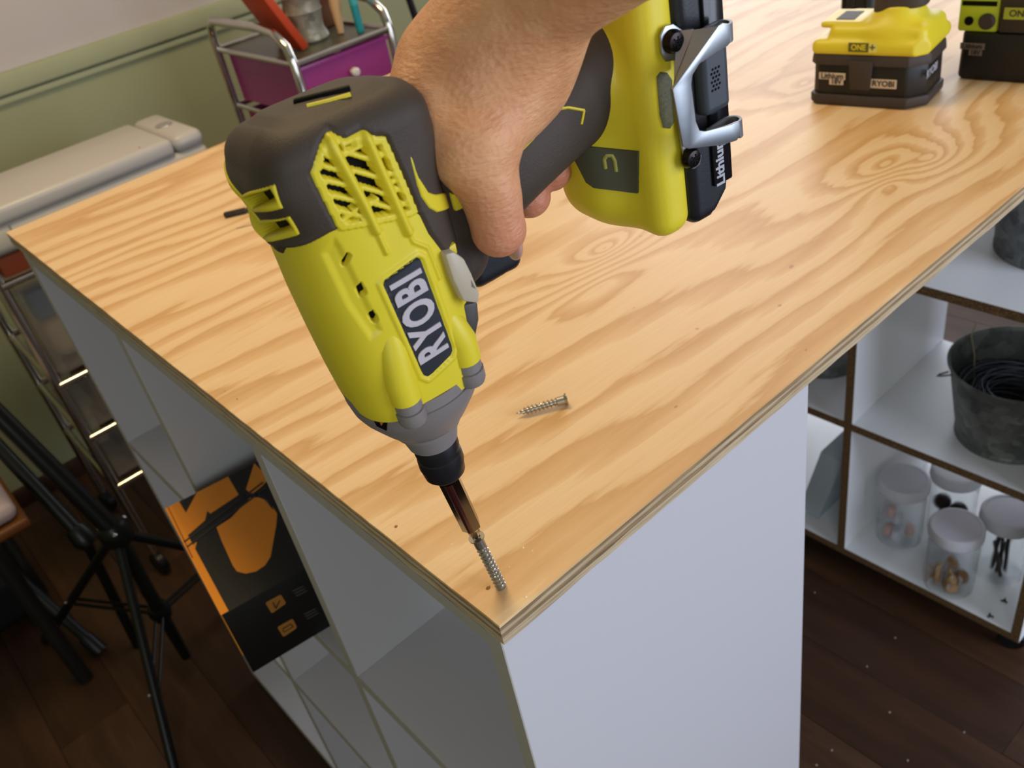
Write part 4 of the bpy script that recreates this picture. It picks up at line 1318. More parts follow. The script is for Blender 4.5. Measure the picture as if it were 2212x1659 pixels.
# ================================================================== buckets
def galv(name, c):
    t = NT(name, 0.48, 0.5)
    v = t.new('ShaderNodeTexVoronoi'); v.inputs['Scale'].default_value = 70; t.link(t.tc.outputs['Object'], v.inputs['Vector'])
    n = t.noise(t.tc.outputs['Object'], 25, 5, 0.65)
    sepc = t.new('ShaderNodeSeparateColor'); t.link(v.outputs['Color'], sepc.inputs[0])
    f = t.math('ADD', t.math('MULTIPLY', sepc.outputs[0], 0.35), t.math('MULTIPLY', n, 0.7))
    t.color(t.ramp(f, [(0.25, c[0]), (0.5, c[1]), (0.8, c[2])]))
    t.b.inputs['Metallic'].default_value = 0.35
    t.bump(n, 0.1, 0.001)
    return t.m
M_GALV = galv('galvanised_steel', ('#4a4d50', '#6b6f71', '#8b9092'))
M_GALV2 = galv('dull_galvanised_steel', ('#4b4d4c', '#676967', '#858883'))
def bucket(name, c, r0, r1, h, m, label, ear=None):
    e = empty(name, c, label=label, cat='bucket')
    prof = [(0.0001, 0.004), (r0 - 0.004, 0.004), (r0 - 0.002, 0.0), (r0 + 0.001, 0.0), (r0 + 0.0012, 0.006), (r0, 0.008)]
    prof += [(r0 + (r1 - r0) * t, 0.008 + (h - 0.012) * t) for t in (0.3, 0.6, 0.9, 1.0)]
    prof += [(r1 + 0.0030, h - 0.003), (r1 + 0.0035, h), (r1 + 0.001, h + 0.001), (r1 - 0.0012, h - 0.002)]
    prof += [(r1 - 0.002 - (r1 - r0) * t, h - 0.006 - (h - 0.014) * t) for t in (0.0, 0.5, 0.98)] + [(0.0001, 0.008)]
    lathe('body', prof, m, e, n=56, M=Matrix.Translation(c), cap=False)
    if ear is not None:
        d = Vector((math.cos(ear), math.sin(ear), 0)); s = Vector((-d.y, d.x, 0)); C0 = Vector(c) + Vector((0, 0, h - 0.012))
        pts = [C0 + d * (r1 - 0.001) + s * 0.012 + Vector((0, 0, 0.004)), C0 + d * (r1 + 0.012) + s * 0.006 + Vector((0, 0, -0.002)), C0 + d * (r1 + 0.016) + Vector((0, 0, -0.006)), C0 + d * (r1 + 0.012) - s * 0.006 + Vector((0, 0, -0.008)), C0 + d * (r1 - 0.001) - s * 0.012 + Vector((0, 0, -0.008))]
        tube('handle_ear', pts, 0.0014, M_GALV, e, 8)
    return e
BK = (0.968, 0.086, -0.552)
bk = bucket('metal_bucket', BK, 0.071, 0.0905, 0.128, M_GALV2, 'grey metal bucket holding coiled wire in the upper cubby of the rolling shelf', ear=math.radians(128))
bm = bmesh.new(); rnd = random.Random(5)
for k in range(26):
    r = rnd.uniform(0.040, 0.078); zc = BK[2] + rnd.uniform(0.045, 0.082); tx_, ty_ = rnd.uniform(-.12, .12), rnd.uniform(-.12, .12); ox, oy = rnd.uniform(-.006, .006), rnd.uniform(-.006, .006)
    r = min(r, 0.072)
    add_tube(bm, [(BK[0] + ox + r * math.cos(a), BK[1] + oy + r * math.sin(a), zc + r * (tx_ * math.cos(a) + ty_ * math.sin(a))) for a in np.linspace(0, 2 * PI, 40)], 0.0011, 5)
o = bm_obj('coiled_wire', bm, mat('dark_wire', '#7d8494', 0.3, 0.6), smooth=True); tag(o, 'tangle of dark coiled wire inside the metal bucket', 'wire', kind='stuff')
tube('twine_end', [(0.985, 0.150, -0.50), (0.99, 0.158, -0.45), (0.982, 0.163, -0.415), (0.984, 0.160, -0.392)], 0.0011, mat('straw_twine', '#a59a78', 0.8), None, 6)
tag(bpy.data.objects['twine_end'], 'thin straw-coloured twine sticking up beside the bucket rim', 'twine')
bucket('galvanised_pail', (1.032, 0.086, -0.2705), 0.080, 0.092, 0.15, M_GALV, 'speckled galvanised pail on top of the rolling shelf at the right edge')
hd = tube('rusty_handle', [(0.955, 0.098, -0.215), (0.946, 0.082, -0.200), (0.948, 0.062, -0.205)], 0.006, mat('rust_brown_paint', '#8a4a2c', 0.6), bpy.data.objects['galvanised_pail'], 10)
bucket('metal_tub', (0.990, 0.405, -0.552), 0.062, 0.070, 0.11, M_GALV2, 'dark metal tub in the upper cubby hidden mostly behind the bench end panel')
# white plank leaning in the lower left cubby
wp = box('white_board', (0, 0, 0), (0.20, 0.040, 0.16), mat('pale_blue_grey_paint', '#b6c3cc', 0.5), bevel=0.002, M=Matrix.Translation((0.890, 0.345, SB + T2 + 0.0005)) @ Matrix.Rotation(0.25, 4, 'X'))
tag(wp, 'pale blue-grey panel in the lower cubby between bench panel and shelf divider', 'panel')

# ================================================================== jars
def glass_mat():
    m = bpy.data.materials.new('clear_glass'); m.use_nodes = True
    b = m.node_tree.nodes['Principled BSDF']
    b.inputs['Transmission Weight'].default_value = 1.0; b.inputs['Roughness'].default_value = 0.03; b.inputs['IOR'].default_value = 1.08
    b.inputs['Base Color'].default_value = (0.93, 0.97, 0.98, 1); b.inputs['Alpha'].default_value = 0.55
    return m
M_GLASS = glass_mat()
M_LID = mat('white_plastic_lid', '#cfcdd6', 0.42, var=0.02)
ZB = SB + T2 + 0.0004
def jar(c, label, h=0.118):
    e = empty('storage_jar', (c[0], c[1], ZB), label=label, cat='jar', group=None)
    r = 0.038
    lathe('glass', [(0.0001, 0.0), (r - 0.006, 0.0), (r, 0.006), (r, h - 0.022), (r - 0.004, h - 0.012), (r - 0.004, h - 0.002), (r - 0.006, h - 0.002), (r - 0.006, h - 0.012), (r - 0.002, h - 0.023), (r - 0.002, 0.007), (r - 0.007, 0.0025), (0.0001, 0.0025)],
          M_GLASS, e, n=32, M=Matrix.Translation((c[0], c[1], ZB)), cap=False)
    R = 0.0405
    lathe('lid', [(R - 0.004, h - 0.004), (R, h - 0.004), (R + 0.0008, h + 0.000), (R + 0.0002, h + 0.002), (R, h + 0.013), (R - 0.002, h + 0.0165), (R - 0.006, h + 0.0170), (R - 0.0068, h + 0.0158), (0.0001, h + 0.0158)],
          M_LID, e, n=48, M=Matrix.Translation((c[0], c[1], ZB)), cap=False)
    return e
JL = [(0.940, 0.2185), (0.8915, 0.106), (0.965, 0.0605), (1.013, 0.166)]
jlab = ['jar with pale capsules inside, nearest the shelf divider', 'front jar of wooden beads and pegs, closest to the shelf edge', 'jar at the right behind the wooden bead jar', 'jar at the back holding two dark brown balls']
for c_, l_ in zip(JL, jlab): jar(c_, 'white-lidded clear ' + l_)
rnd = random.Random(11)
def blob(name, c, r, m, label, cat, group, sc=(1, 1, 1), rot=(0, 0, 0)):
    bm = bmesh.new(); bmesh.ops.create_uvsphere(bm, u_segments=12, v_segments=8, radius=r)
    M = Matrix.Translation(c) @ Euler(rot).to_matrix().to_4x4() @ Matrix.Diagonal((sc[0], sc[1], sc[2], 1))
    bmesh.ops.transform(bm, matrix=M, verts=bm.verts[:])
    o = bm_obj(name, bm, m, smooth=True); tag(o, label, cat, group); return o
c_ = JL[0]
M_PNK = mat('pale_pink_plastic', '#d9b5ae', 0.5); M_PWH = mat('pale_white_plastic', '#d5cfdd', 0.5)
for i, (dx, dy, dz, m) in enumerate([(-0.012, 0.014, 0.012, M_PNK), (-0.019, -0.004, 0.018, M_PWH), (0.006, 0.016, 0.022, M_PWH), (0.008, -0.014, 0.013, M_PNK), (-0.004, 0.002, 0.040, M_PWH), (-0.012, 0.012, 0.058, M_PNK)]):
    o = tube('capsule', [(c_[0] + dx, c_[1] + dy, ZB + dz - 0.007), (c_[0] + dx, c_[1] + dy, ZB + dz - 0.006), (c_[0] + dx + 0.003, c_[1] + dy, ZB + dz + 0.012), (c_[0] + dx + 0.003, c_[1] + dy, ZB + dz + 0.013)], [0.005, 0.0075, 0.0075, 0.005], m, None, 12)
    tag(o, ['lowest pink', 'left pale', 'middle pale', 'right pink', 'upper pale', 'topmost pink'][i] + ' capsule inside the jar nearest the divider', 'capsule', 'capsules in the jar nearest the divider')
c_ = JL[3]
M_DKB = mat('dark_brown_ball', '#2e1a1a', 0.4)
blob('ball', (c_[0] - 0.012, c_[1] + 0.012, ZB + 0.060), 0.0145, M_DKB, 'dark brown ball inside the back jar, the left one', 'ball', None)
blob('ball', (c_[0] - 0.016, c_[1] - 0.018, ZB + 0.060), 0.0145, M_DKB, 'dark brown ball inside the back jar, the right one', 'ball', None)
tube('stand_rod', [(c_[0] - 0.010, c_[1] - 0.002, ZB + 0.004), (c_[0] - 0.010, c_[1] - 0.002, ZB + 0.046)], 0.018, mat('pale_foam', '#b9c4d2', 0.8), None, 12)
tag(bpy.data.objects['stand_rod'], 'pale foam plug under the brown balls in the back jar', 'foam plug')
c_ = JL[1]
M_WD = mat('light_beech', '#b08a5e', 0.55, var=0.2, vscale=120); M_WD2 = mat('darker_beech', '#8c6440', 0.55, var=0.2, vscale=120)
for i, (dx, dy, dz, r) in enumerate([(-0.014, -0.010, 0.014, 0.0125), (-0.004, -0.020, 0.034, 0.0115), (-0.020, -0.012, 0.036, 0.009), (0.010, -0.012, 0.014, 0.0115), (0.016, 0.004, 0.034, 0.011)]):
    o = lathe('wooden_bead', [(0.0035, -r * 0.5), (r * 0.8, -r * 0.55), (r, -r * 0.2), (r, r * 0.2), (r * 0.8, r * 0.55), (0.0035, r * 0.5)], M_WD if i % 2 == 0 else M_WD2, None, n=18,
              M=axis_matrix((c_[0] + dx, c_[1] + dy, ZB + dz), (-0.6 + 0.3 * i, -0.5, 0.6)))
    tag(o, ['round beech bead lowest of all', 'dark brown bead at the front edge', 'smallest pale bead on top', 'dark brown bead at the right bottom', 'pale bead at the right'][i] + ' in the front jar', 'bead', 'wooden beads in the front jar')
for i in range(9):
    a = i * 0.33
    x0, y0 = c_[0] - 0.022 + (i % 3) * 0.007, c_[1] + 0.026 - i * 0.0055
    o = box('clothes_peg', (-0.0022, -0.0035, 0), (0.0022, 0.0035, 0.038), M_WD if i % 2 else mat('pale_peg', '#b7a7a3', 0.6), bevel=0.0006, seg=1,
            M=Matrix.Translation((x0, y0, ZB + 0.006 + (i % 2) * 0.008)) @ Euler((0.25 * math.sin(i * 2.1), 0.2 * math.cos(i * 1.7), a)).to_matrix().to_4x4())
    tag(o, ('pale ' if i % 2 == 0 else 'brown ') + 'flat wooden peg, ' + ['leftmost', 'second from left', 'third from left', 'fourth from left', 'middle', 'fourth from right', 'third from right', 'second from right', 'rightmost'][i] + ' in the front jar', 'peg', 'wooden pegs in the front jar')
c_ = JL[2]
for i in range(6):
    o = tube('dark_stick', [(c_[0] - 0.014 + i * 0.005, c_[1] - 0.010 + (i % 3) * 0.009, ZB + 0.005), (c_[0] - 0.020 + i * 0.007, c_[1] + 0.006 - (i % 2) * 0.012, ZB + 0.080)], 0.0032, mat('dark_twig', '#3a3230', 0.7), None, 8)
    tag(o, 'thin dark stick inside the right-hand jar, ' + ['leftmost', 'second from left', 'third from left', 'third from right', 'second from right', 'rightmost'][i], 'stick', 'sticks in the right-hand jar')
for px in ((2170, 1297), (2139, 1330)):
    q = at(px, 2, ZB + 0.001)
    bm = bmesh.new()
    for k in range(3):
        a = k * 2.1 + px[0]
        add_box(bm, (-0.003, -0.0012, 0), (0.003, 0.0012, 0.0015), Matrix.Translation((q[0], q[1], ZB)) @ Matrix.Rotation(a, 4, 'Z') @ Matrix.Translation((0.002, 0, 0)))
    o = bm_obj('dark_crumb', bm, mat('dark_crumb', '#2a2320', 0.8)); tag(o, ('upper' if px[1] < 1310 else 'lower') + ' dark crumb on the shelf floor beside the jars', 'crumb', 'crumbs on the lowest shelf')
# crumbs on the floor
bm = bmesh.new()
for px in ((1760, 1280), (1873, 1440), (1922, 1539), (2083, 1582), (1797, 1621), (1764, 1653), (1961, 1643), (1934, 1378)):
    q = at(px, 2, FZ); add_box(bm, (-0.0013, -0.0008, 0), (0.0013, 0.0008, 0.0008), Matrix.Translation((q[0], q[1], FZ)) @ Matrix.Rotation(px[0], 4, 'Z'))
o = bm_obj('floor_crumbs', bm, mat('pale_crumb', '#c3b3a6', 0.8)); tag(o, 'tiny pale crumbs scattered over the dark floor', 'crumbs', kind='stuff')

# ================================================================== the standing drill and the tools beside it
def frame_xy(p, d):
    x = Vector((d[0], d[1], 0)).normalized(); y = Vector((-x.y, x.x, 0))
    M = Matrix((x, y, Vector((0, 0, 1)))).transposed().to_4x4(); M.translation = Vector(p); return M
SM = frame_xy((0.7412, 0.287, 0.0), (0.178, -0.984))     # x along the long side, y away from the camera (towards +x)
sd = empty('cordless_drill', matrix=SM, cat='power tool', label='yellow cordless drill standing on its black battery at the top right of the bench')
BLn, BWn = 0.128, 0.088
def octo(x0, x1, y0, y1, c, z0, z1, ins=0.0):
    """chamfered footprint"""
    P = [(x0 + c * .45, y0), (x1 - c, y0), (x1, y0 + c * 1.0), (x1, y1 - c), (x1 - c, y1), (x0 + c * .45, y1), (x0, y1 - c * .45), (x0, y0 + c * .45)]
    return P
def extr(name, P, levels, m, parent, bevel=0.0, local=True):
    """stack of scaled footprints: levels = [(z, inset)]"""
    cx = sum(p[0] for p in P) / len(P); cy = sum(p[1] for p in P) / len(P)
    hx = max(abs(p[0] - cx) for p in P); hy = max(abs(p[1] - cy) for p in P)
    bm = bmesh.new(); rings = []
    for z, ins in levels:
        rings.append([bm.verts.new((cx + (p[0] - cx) * (1 - ins / hx), cy + (p[1] - cy) * (1 - ins / hy), z)) for p in P])
    k = len(P)
    for A, B in zip(rings, rings[1:]):
        for i in range(k): bm.faces.new((A[i], A[(i + 1) % k], B[(i + 1) % k], B[i]))
    bm.faces.new(rings[0][::-1]); bm.faces.new(rings[-1])
    if bevel:
        bmesh.ops.recalc_face_normals(bm, faces=bm.faces)
        bmesh.ops.bevel(bm, geom=bm.edges[:], offset=bevel, segments=2, profile=0.5, affect='EDGES')
    return bm_obj(name, bm, m, parent, smooth=bevel > 0, local=local, angle=35)
M_BRN = mat('brown_black_rubber', '#3a2f28', 0.6, bump=0.1)
M_BATT = mat('black_battery_plastic', '#15120f', 0.45, bump=0.05)
FP = octo(0, BLn, 0, BWn, 0.018, 0, 0)
bp = extr('battery_pack', FP, [(0.011, 0.003), (0.047, 0.0035)], M_BATT, sd, 0.002)
bp['label'] = 'tall black battery pack with white lettering'
extr('battery_skirt', FP, [(0.0002, 0.002), (0.003, 0.0), (0.0125, 0.0)], M_BRN, sd, 0.0015)
extr('battery_rim', FP, [(0.046, 0.0005), (0.052, 0.001), (0.0575, 0.002)], M_BRN, sd, 0.001)
extr('latch_button', [(0.046, -0.0022), (0.072, -0.0022), (0.072, 0.004), (0.046, 0.004)], [(0.020, 0.002), (0.052, 0.0)], M_BRN, sd, 0.0008)
def flat_text(s, size, x, z, parent, m, y=-0.0010, plate=None, nrm_=(0, -1, 0), xd=(1, 0, 0), px=1.0, M0=None, pc=None):
    M0 = M0 or SM
    X = Vector(xd); Zn = Vector(nrm_); Yv = Zn.cross(X)
    R = Matrix((X, Yv, Zn)).transposed().to_4x4(); R.translation = Vector((x, y, z))
    if plate:
        w, h, mp = plate
        b_ = box('print_plate', (-w / 2, -h / 2, -0.0004), (w / 2, h / 2, 0.0003), mp, parent, M=M0 @ R)
        R.translation = R.translation + Zn * 0.0005
        parent = b_.parent
    return text_mesh('lettering', s, size, M0 @ R, m, parent, depth=0.0001, bold=0.0002, xscale=px)
M_PALE = mat('pale_tan_print', '#c9b49a', 0.5); M_DARKP = mat('dark_print', '#1d1712', 0.6)
flat_text('Lithium', 0.0085, 0.027, 0.0335, bp, M_DARKP, plate=(0.030, 0.0075, M_PALE), y=0.0016)
flat_text('18V', 0.0075, 0.032, 0.0275, bp, M_DARKP, plate=(0.016, 0.0068, M_PALE), y=0.0014)
flat_text('RYOBI', 0.0085, 0.084, 0.0275, bp, M_DARKP, plate=(0.028, 0.0098, M_PALE), y=0.0018)
flat_text('RYOBI', 0.0125, 0.1255, 0.035, bp, M_LIT, y=0.030, nrm_=(1, 0, 0), xd=(0, 1, 0))
def sfoot(X, Y, Z):
    t = np.clip((Z - 0.057) / 0.03, 0, 1)
    g = rbox(X, Y, Z, (0.064, 0.044, 0.064), (0.0625, 0.0435, 0.0085), 0.007)
    up = rbox(X, Y, Z, (0.070, 0.044, 0.074), (0.053, 0.037, 0.0125), 0.010)
    g = smin(g, up, 0.006)
    lip = rbox(X, Y, Z, (0.030, 0.042, 0.0845), (0.024, 0.026, 0.0035), 0.003)
    g = smin(g, lip, 0.002)
    tw = cone(X, Y, Z, (0.082, 0.042, 0.078), (0.086, 0.042, 0.105), 0.034, 0.0215)
    g = smin(g, tw, 0.014)
    g = np.maximum(g, (X - 0.128) * 0.7 + (0.0 - Y) * 0.7 + 0.0110)
    g = np.maximum(g, 0.0572 - Z)
    return np.maximum(g, Z - 0.103)
ft = sdf_obj('yellow_foot', sfoot, (-0.004, -0.004, 0.052), (0.134, 0.096, 0.108), 0.0015, M_YEL, sd, local=True)
box('charge_panel', (0.020, 0.026, 0.0876), (0.040, 0.056, 0.0886), M_BRN, sd, local=True)
flat_text('ONE', 0.0085, 0.0555, 0.0665, ft, M_YEL, plate=(0.022, 0.0098, mat('olive_badge', '#5c5a20', 0.5)), y=0.0000, px=0.9)
flat_text('+', 0.0120, 0.0705, 0.0665, ft, mat('olive_badge', '#5c5a20'), plate=(0.009, 0.0098, mat('pale_yellow_badge', '#d8cf6a', 0.5)), y=0.0000)
def sgrip(X, Y, Z):
    t = np.clip((Z - 0.085) / 0.20, 0, 1)
    cx = 0.084 + 0.010 * t
    g = (np.abs((X - cx) / 0.0275) ** 2.4 + np.abs((Y - 0.042) / 0.0205) ** 2.4) ** (1 / 2.4) - 1
    g = g * 0.02
    fl = cone(X, Y, Z, (0.074, 0.036, 0.088), (0.082, 0.042, 0.115), 0.017, 0.018)
    g = smin(np.maximum(g, 0.100 - Z), fl, 0.006)
    return np.maximum(g, Z - 0.262)
sdf_obj('grip', sgrip, (0.04, 0.0, 0.07), (0.13, 0.08, 0.268), 0.0022, M_RUBBER, sd, local=True)
tube('grip_seam', [(0.066, 0.0235, 0.160), (0.070, 0.0210, 0.135), (0.0665, 0.0225, 0.118), (0.058, 0.029, 0.112)], 0.0008, M_YEL, sd, 6, local=True)
tube('grip_seam', [(0.092, 0.0220, 0.150), (0.098, 0.0225, 0.134), (0.106, 0.028, 0.126)], 0.0008, M_YEL, sd, 6, local=True)
# body and chuck above the frame, so that the tool stands whole
def sbody(X, Y, Z):
    g = cone(X, Y, Z, (0.010, 0.042, 0.282), (0.145, 0.042, 0.282), 0.031, 0.034)
    return g
sdf_obj('drill_body', sbody, (-0.03, 0.0, 0.24), (0.19, 0.085, 0.325), 0.003, M_YEL, sd, local=True)
lathe('chuck', [(0.0001, 0), (0.020, 0), (0.022, 0.010), (0.022, 0.035), (0.016, 0.045), (0.008, 0.048), (0.0001, 0.048)], M_BLACK, sd, n=24, local=True, M=Matrix.Translation((-0.015, 0.042, 0.282)) @ Matrix.Rotation(-PI / 2, 4, 'Y'))

# second tool beside it, mostly outside the picture
NM = frame_xy((0.866, 0.176, 0.0), (0.10, -0.995))
nt_ = empty('cordless_nailer', matrix=NM, cat='power tool', label='black and lime cordless tool with round knob, right of the standing drill')
FP2 = octo(0, 0.125, 0, 0.084, 0.010, 0, 0)
b2 = extr('battery_pack', FP2, [(0.0002, 0.002), (0.004, 0.0), (0.052, 0.001)], M_BATT, nt_, 0.002)
flat_text('RYOBI', 0.0095, 0.089, 0.024, b2, M_DARKP, plate=(0.032, 0.0110, M_PALE), y=-0.0002, M0=NM)
flat_text('Lithium', 0.0070, 0.014, 0.038, b2, M_DARKP, plate=(0.026, 0.0070, mat('dim_plate', '#6b5a4c', 0.6)), y=-0.0002, M0=NM)
flat_text('18V', 0.0065, 0.018, 0.031, b2, M_DARKP, plate=(0.014, 0.0060, mat('dim_plate', '#6b5a4c')), y=-0.0002, M0=NM)
M_LIME = mat('lime_green_plastic', '#b9c42c', 0.4)
lb = box('lime_housing', (-0.006, 0.004, 0.052), (0.036, 0.078, 0.098), M_LIME, nt_, bevel=0.003, local=True)
box('slot', (-0.003, 0.0032, 0.080), (0.033, 0.0050, 0.085), M_INNER, lb, local=True)
lathe('port', [(0.0001, 0), (0.0048, 0), (0.0048, 0.0016), (0.0001, 0.0016)], M_INNER, lb, n=16, local=True, M=Matrix.Translation((0.006, 0.0045, 0.064)) @ Matrix.Rotation(PI / 2, 4, 'X'))
lathe('round_knob', [(0.0001, 0), (0.0085, 0), (0.0085, 0.003), (0.0070, 0.005), (0.0001, 0.005)], M_BRN, lb, n=24, local=True, M=Matrix.Translation((0.025, 0.0045, 0.064)) @ Matrix.Rotation(PI / 2, 4, 'X'))
extr('dark_housing', [(0.036, 0.001), (0.135, 0.001), (0.135, 0.083), (0.036, 0.083)], [(0.0525, 0.001), (0.098, 0.001), (0.118, 0.006)], mat('brown_black_rubber', '#3a2f28'), nt_, 0.003)
box('lime_panel', (0.088, -0.0010, 0.053), (0.128, 0.004, 0.082), M_YEL, nt_, bevel=0.002, local=True)
flat_text('ONE+', 0.0095, 0.060, 0.074, nt_, M_BRN, plate=(0.036, 0.0120, mat('lime_badge', '#a9ad33', 0.5)), y=0.0004, M0=NM)
extr('lime_cover', [(-0.014, 0.010), (0.030, 0.010), (0.030, 0.070), (-0.014, 0.070)], [(0.0985, 0.0), (0.108, 0.003), (0.180, 0.010)], M_LIME, nt_, 0.004)
extr('sloped_cover', [(0.020, 0.006), (0.090, 0.006), (0.090, 0.078), (0.020, 0.078)], [(0.100, 0.0), (0.128, 0.008), (0.150, 0.014)], mat('pale_lime_plastic', '#d6dc8a', 0.3), nt_, 0.004)
lathe('handle', [(0.0001, 0.118), (0.022, 0.118), (0.020, 0.150), (0.022, 0.230), (0.0001, 0.235)], M_BATT, nt_, n=24, local=True, M=Matrix.Translation((0.095, 0.042, 0)))

bc = empty('black_canister', (1.048, 0.398, 0), label='black round canister standing behind the standing drill', cat='canister')
lathe('body', [(0.0001, 0.0), (0.031, 0.0), (0.0325, 0.003), (0.031, 0.007), (0.0285, 0.010), (0.0285, 0.095), (0.026, 0.098), (0.0001, 0.098)], M_BATT, bc, n=36, M=Matrix.Translation((1.048, 0.398, 0)))
for k in range(10):
    a = k * PI / 5
    tube('rib', [(1.048 + 0.0287 * math.cos(a), 0.398 + 0.0287 * math.sin(a), 0.014), (1.048 + 0.0287 * math.cos(a), 0.398 + 0.0287 * math.sin(a), 0.090)], 0.0022, M_BATT, bc, 8)

# ================================================================== printer on the clear drawer cart
PX0, PX1, PY0, PY1 = -0.12, 0.412, 1.30, 1.50
pr_ = empty('printer', (0.15, 1.40, -0.136), label='cream white printer behind the far left edge of the bench', cat='printer')
M_CREAM = mat('cream_white_plastic', '#cfc6b8', 0.35, var=0.02)
M_CREAM2 = mat('pale_grey_lid_plastic', '#c3bcb4', 0.32, var=0.02)
box('printer_body', (PX0, PY0 + 0.004, -0.134), (PX1, PY1, -0.088), M_CREAM, pr_, bevel=0.012, seg=3)
box('lid', (PX0 + 0.002, PY0, -0.089), (0.352, PY1 - 0.004, -0.058), M_CREAM2, pr_, bevel=0.010, seg=4)
box('right_cover', (0.3525, PY0, -0.089), (PX1 - 0.001, PY1 - 0.004, -0.058), M_CREAM2, pr_, bevel=0.014, seg=4)
lathe('round_button', [(0.0001, 0), (0.016, 0), (0.0155, 0.0022), (0.012, 0.0030), (0.0001, 0.0022)], mat('silver_button', '#b9b2a8', 0.3, 0.6), pr_, n=28, M=Matrix.Translation((0.380, 1.395, -0.0585)))
box('front_seam', (0.050, PY0 + 0.001, -0.130), (0.0512, PY0 + 0.006, -0.092), mat('seam_grey', '#8a8378', 0.6), pr_)
lathe('indicator', [(0.0001, 0), (0.0025, 0), (0.0001, 0.0012)], M_INNER, pr_, n=10, M=Matrix.Translation((0.300, PY0 + 0.020, -0.0582)))

M_CHR = mat('cart_chrome', '#c9c4bb', 0.12, 1.0, var=0.04)
M_SMOKE = bpy.data.materials.new('smoky_clear_plastic'); M_SMOKE.use_nodes = True
_b = M_SMOKE.node_tree.nodes['Principled BSDF']
_b.inputs['Base Color'].default_value = (0.34, 0.30, 0.28, 1); _b.inputs['Roughness'].default_value = 0.25; _b.inputs['Alpha'].default_value = 0.25
CX0, CX1, CY0, CY1 = 0.000, 0.365, 1.35, 1.66
ct = empty('drawer_cart', (0.18, 1.50, FZ), label='chrome rolling cart with smoky clear drawers under the printer', cat='cart')
tops = [-0.195, -0.405, -0.530, -0.655]
for x in (CX0, CX1):
    for y in (CY0, CY1):
        tube('post', [(x, y, -0.84), (x, y, -0.145)], 0.0095, M_CHR, ct, 12)
        k = lathe('castor', [(0.0001, -0.01), (0.022, -0.01), (0.026, -0.006), (0.026, 0.006), (0.022, 0.01), (0.0001, 0.01)], M_RUB, ct, n=18, M=axis_matrix((x, y, FZ + 0.0262), (1, 0.2, 0)))
        tube('stem', [(x, y, FZ + 0.05), (x, y, -0.838)], 0.006, M_CHR, k, 8)
for z in [-0.142] + tops:
    for y in (CY0 - 0.004, CY1): tube('crossbar', [(CX0, y, z), (CX1, y, z)], 0.0075, M_CHR, ct, 12)
    for x in (CX0, CX1): tube('side_bar', [(x, CY0, z), (x, CY1, z)], 0.006, M_CHR, ct, 10)
def drawer(parent, x0, x1, y0, y1, z0, z1, m, knob=None):
    bm = bmesh.new(); t_ = 0.003
    add_box(bm, (x0, y0, z0), (x1, y0 + t_, z1)); add_box(bm, (x0, y1 - t_, z0), (x1, y1, z1))
    add_box(bm, (x0, y0 + t_, z0), (x0 + t_, y1 - t_, z1)); add_box(bm, (x1 - t_, y0 + t_, z0), (x1, y1 - t_, z1)); add_box(bm, (x0 + t_, y0 + t_, z0), (x1 - t_, y1 - t_, z0 + t_))
    d = bm_obj('drawer', bm, m, parent)
    box('drawer_lip', (x0 - 0.004, y0 - 0.004, z1 - 0.008), (x1 + 0.004, y0, z1), m, d, bevel=0.001)
    if knob:
        lathe('knob', [(0.0001, 0), (0.004, 0), (0.004, 0.006), (0.0085, 0.010), (0.0085, 0.016), (0.005, 0.019), (0.0001, 0.019)], knob, d, n=16, M=axis_matrix(((x0 + x1) / 2 + 0.005, y0 - 0.001, (z0 + z1) / 2 + 0.008), (0, -1, 0)))
    return d
drawer(ct, 0.014, 0.350, 1.356, 1.63, -0.392, -0.212, M_SMOKE)
drawer(ct, 0.014, 0.350, 1.356, 1.63, -0.520, -0.418, M_SMOKE)
drawer(ct, 0.014, 0.350, 1.356, 1.63, -0.642, -0.542, M_SMOKE)
cl_ = sdf_obj('folded_cloth', lambda X, Y, Z: rbox(X, Y, Z, (0.11, 1.46, -0.342), (0.085, 0.08, 0.040), 0.025) + 0.003 * np.sin(X * 60) * np.sin(Y * 50), (0.01, 1.36, -0.39), (0.21, 1.56, -0.295), 0.005, mat('cream_cloth', '#cdb897', 0.9, bump=0.2), None)
tag(cl_, 'cream folded cloth inside the upper clear drawer of the cart', 'cloth')
tag(box('blue_tin', (0.03, 1.40, -0.300), (0.075, 1.44, -0.245), mat('blue_grey_tin', '#6f93a3', 0.4), bevel=0.004), 'small blue-grey tin at the top of the upper clear drawer', 'tin')
tag(box('brown_folder', (0.05, 1.38, -0.515), (0.20, 1.55, -0.445), mat('brown_grey_cloth', '#6b5348', 0.8), bevel=0.006), 'brown-grey bundle inside the middle clear drawer', 'bundle')
tag(box('dark_case', (0.05, 1.38, -0.637), (0.20, 1.55, -0.570), mat('dark_olive_case', '#33332c', 0.7), bevel=0.006), 'dark case inside the lowest clear drawer', 'case')
tr_ = box('terracotta_tray', (0.012, 1.352, -0.1875), (0.34, 1.62, -0.152), mat('terracotta_red', '#b4512c', 0.6), bevel=0.004)
tag(tr_, 'terracotta red tray sitting between printer and cart top', 'tray')

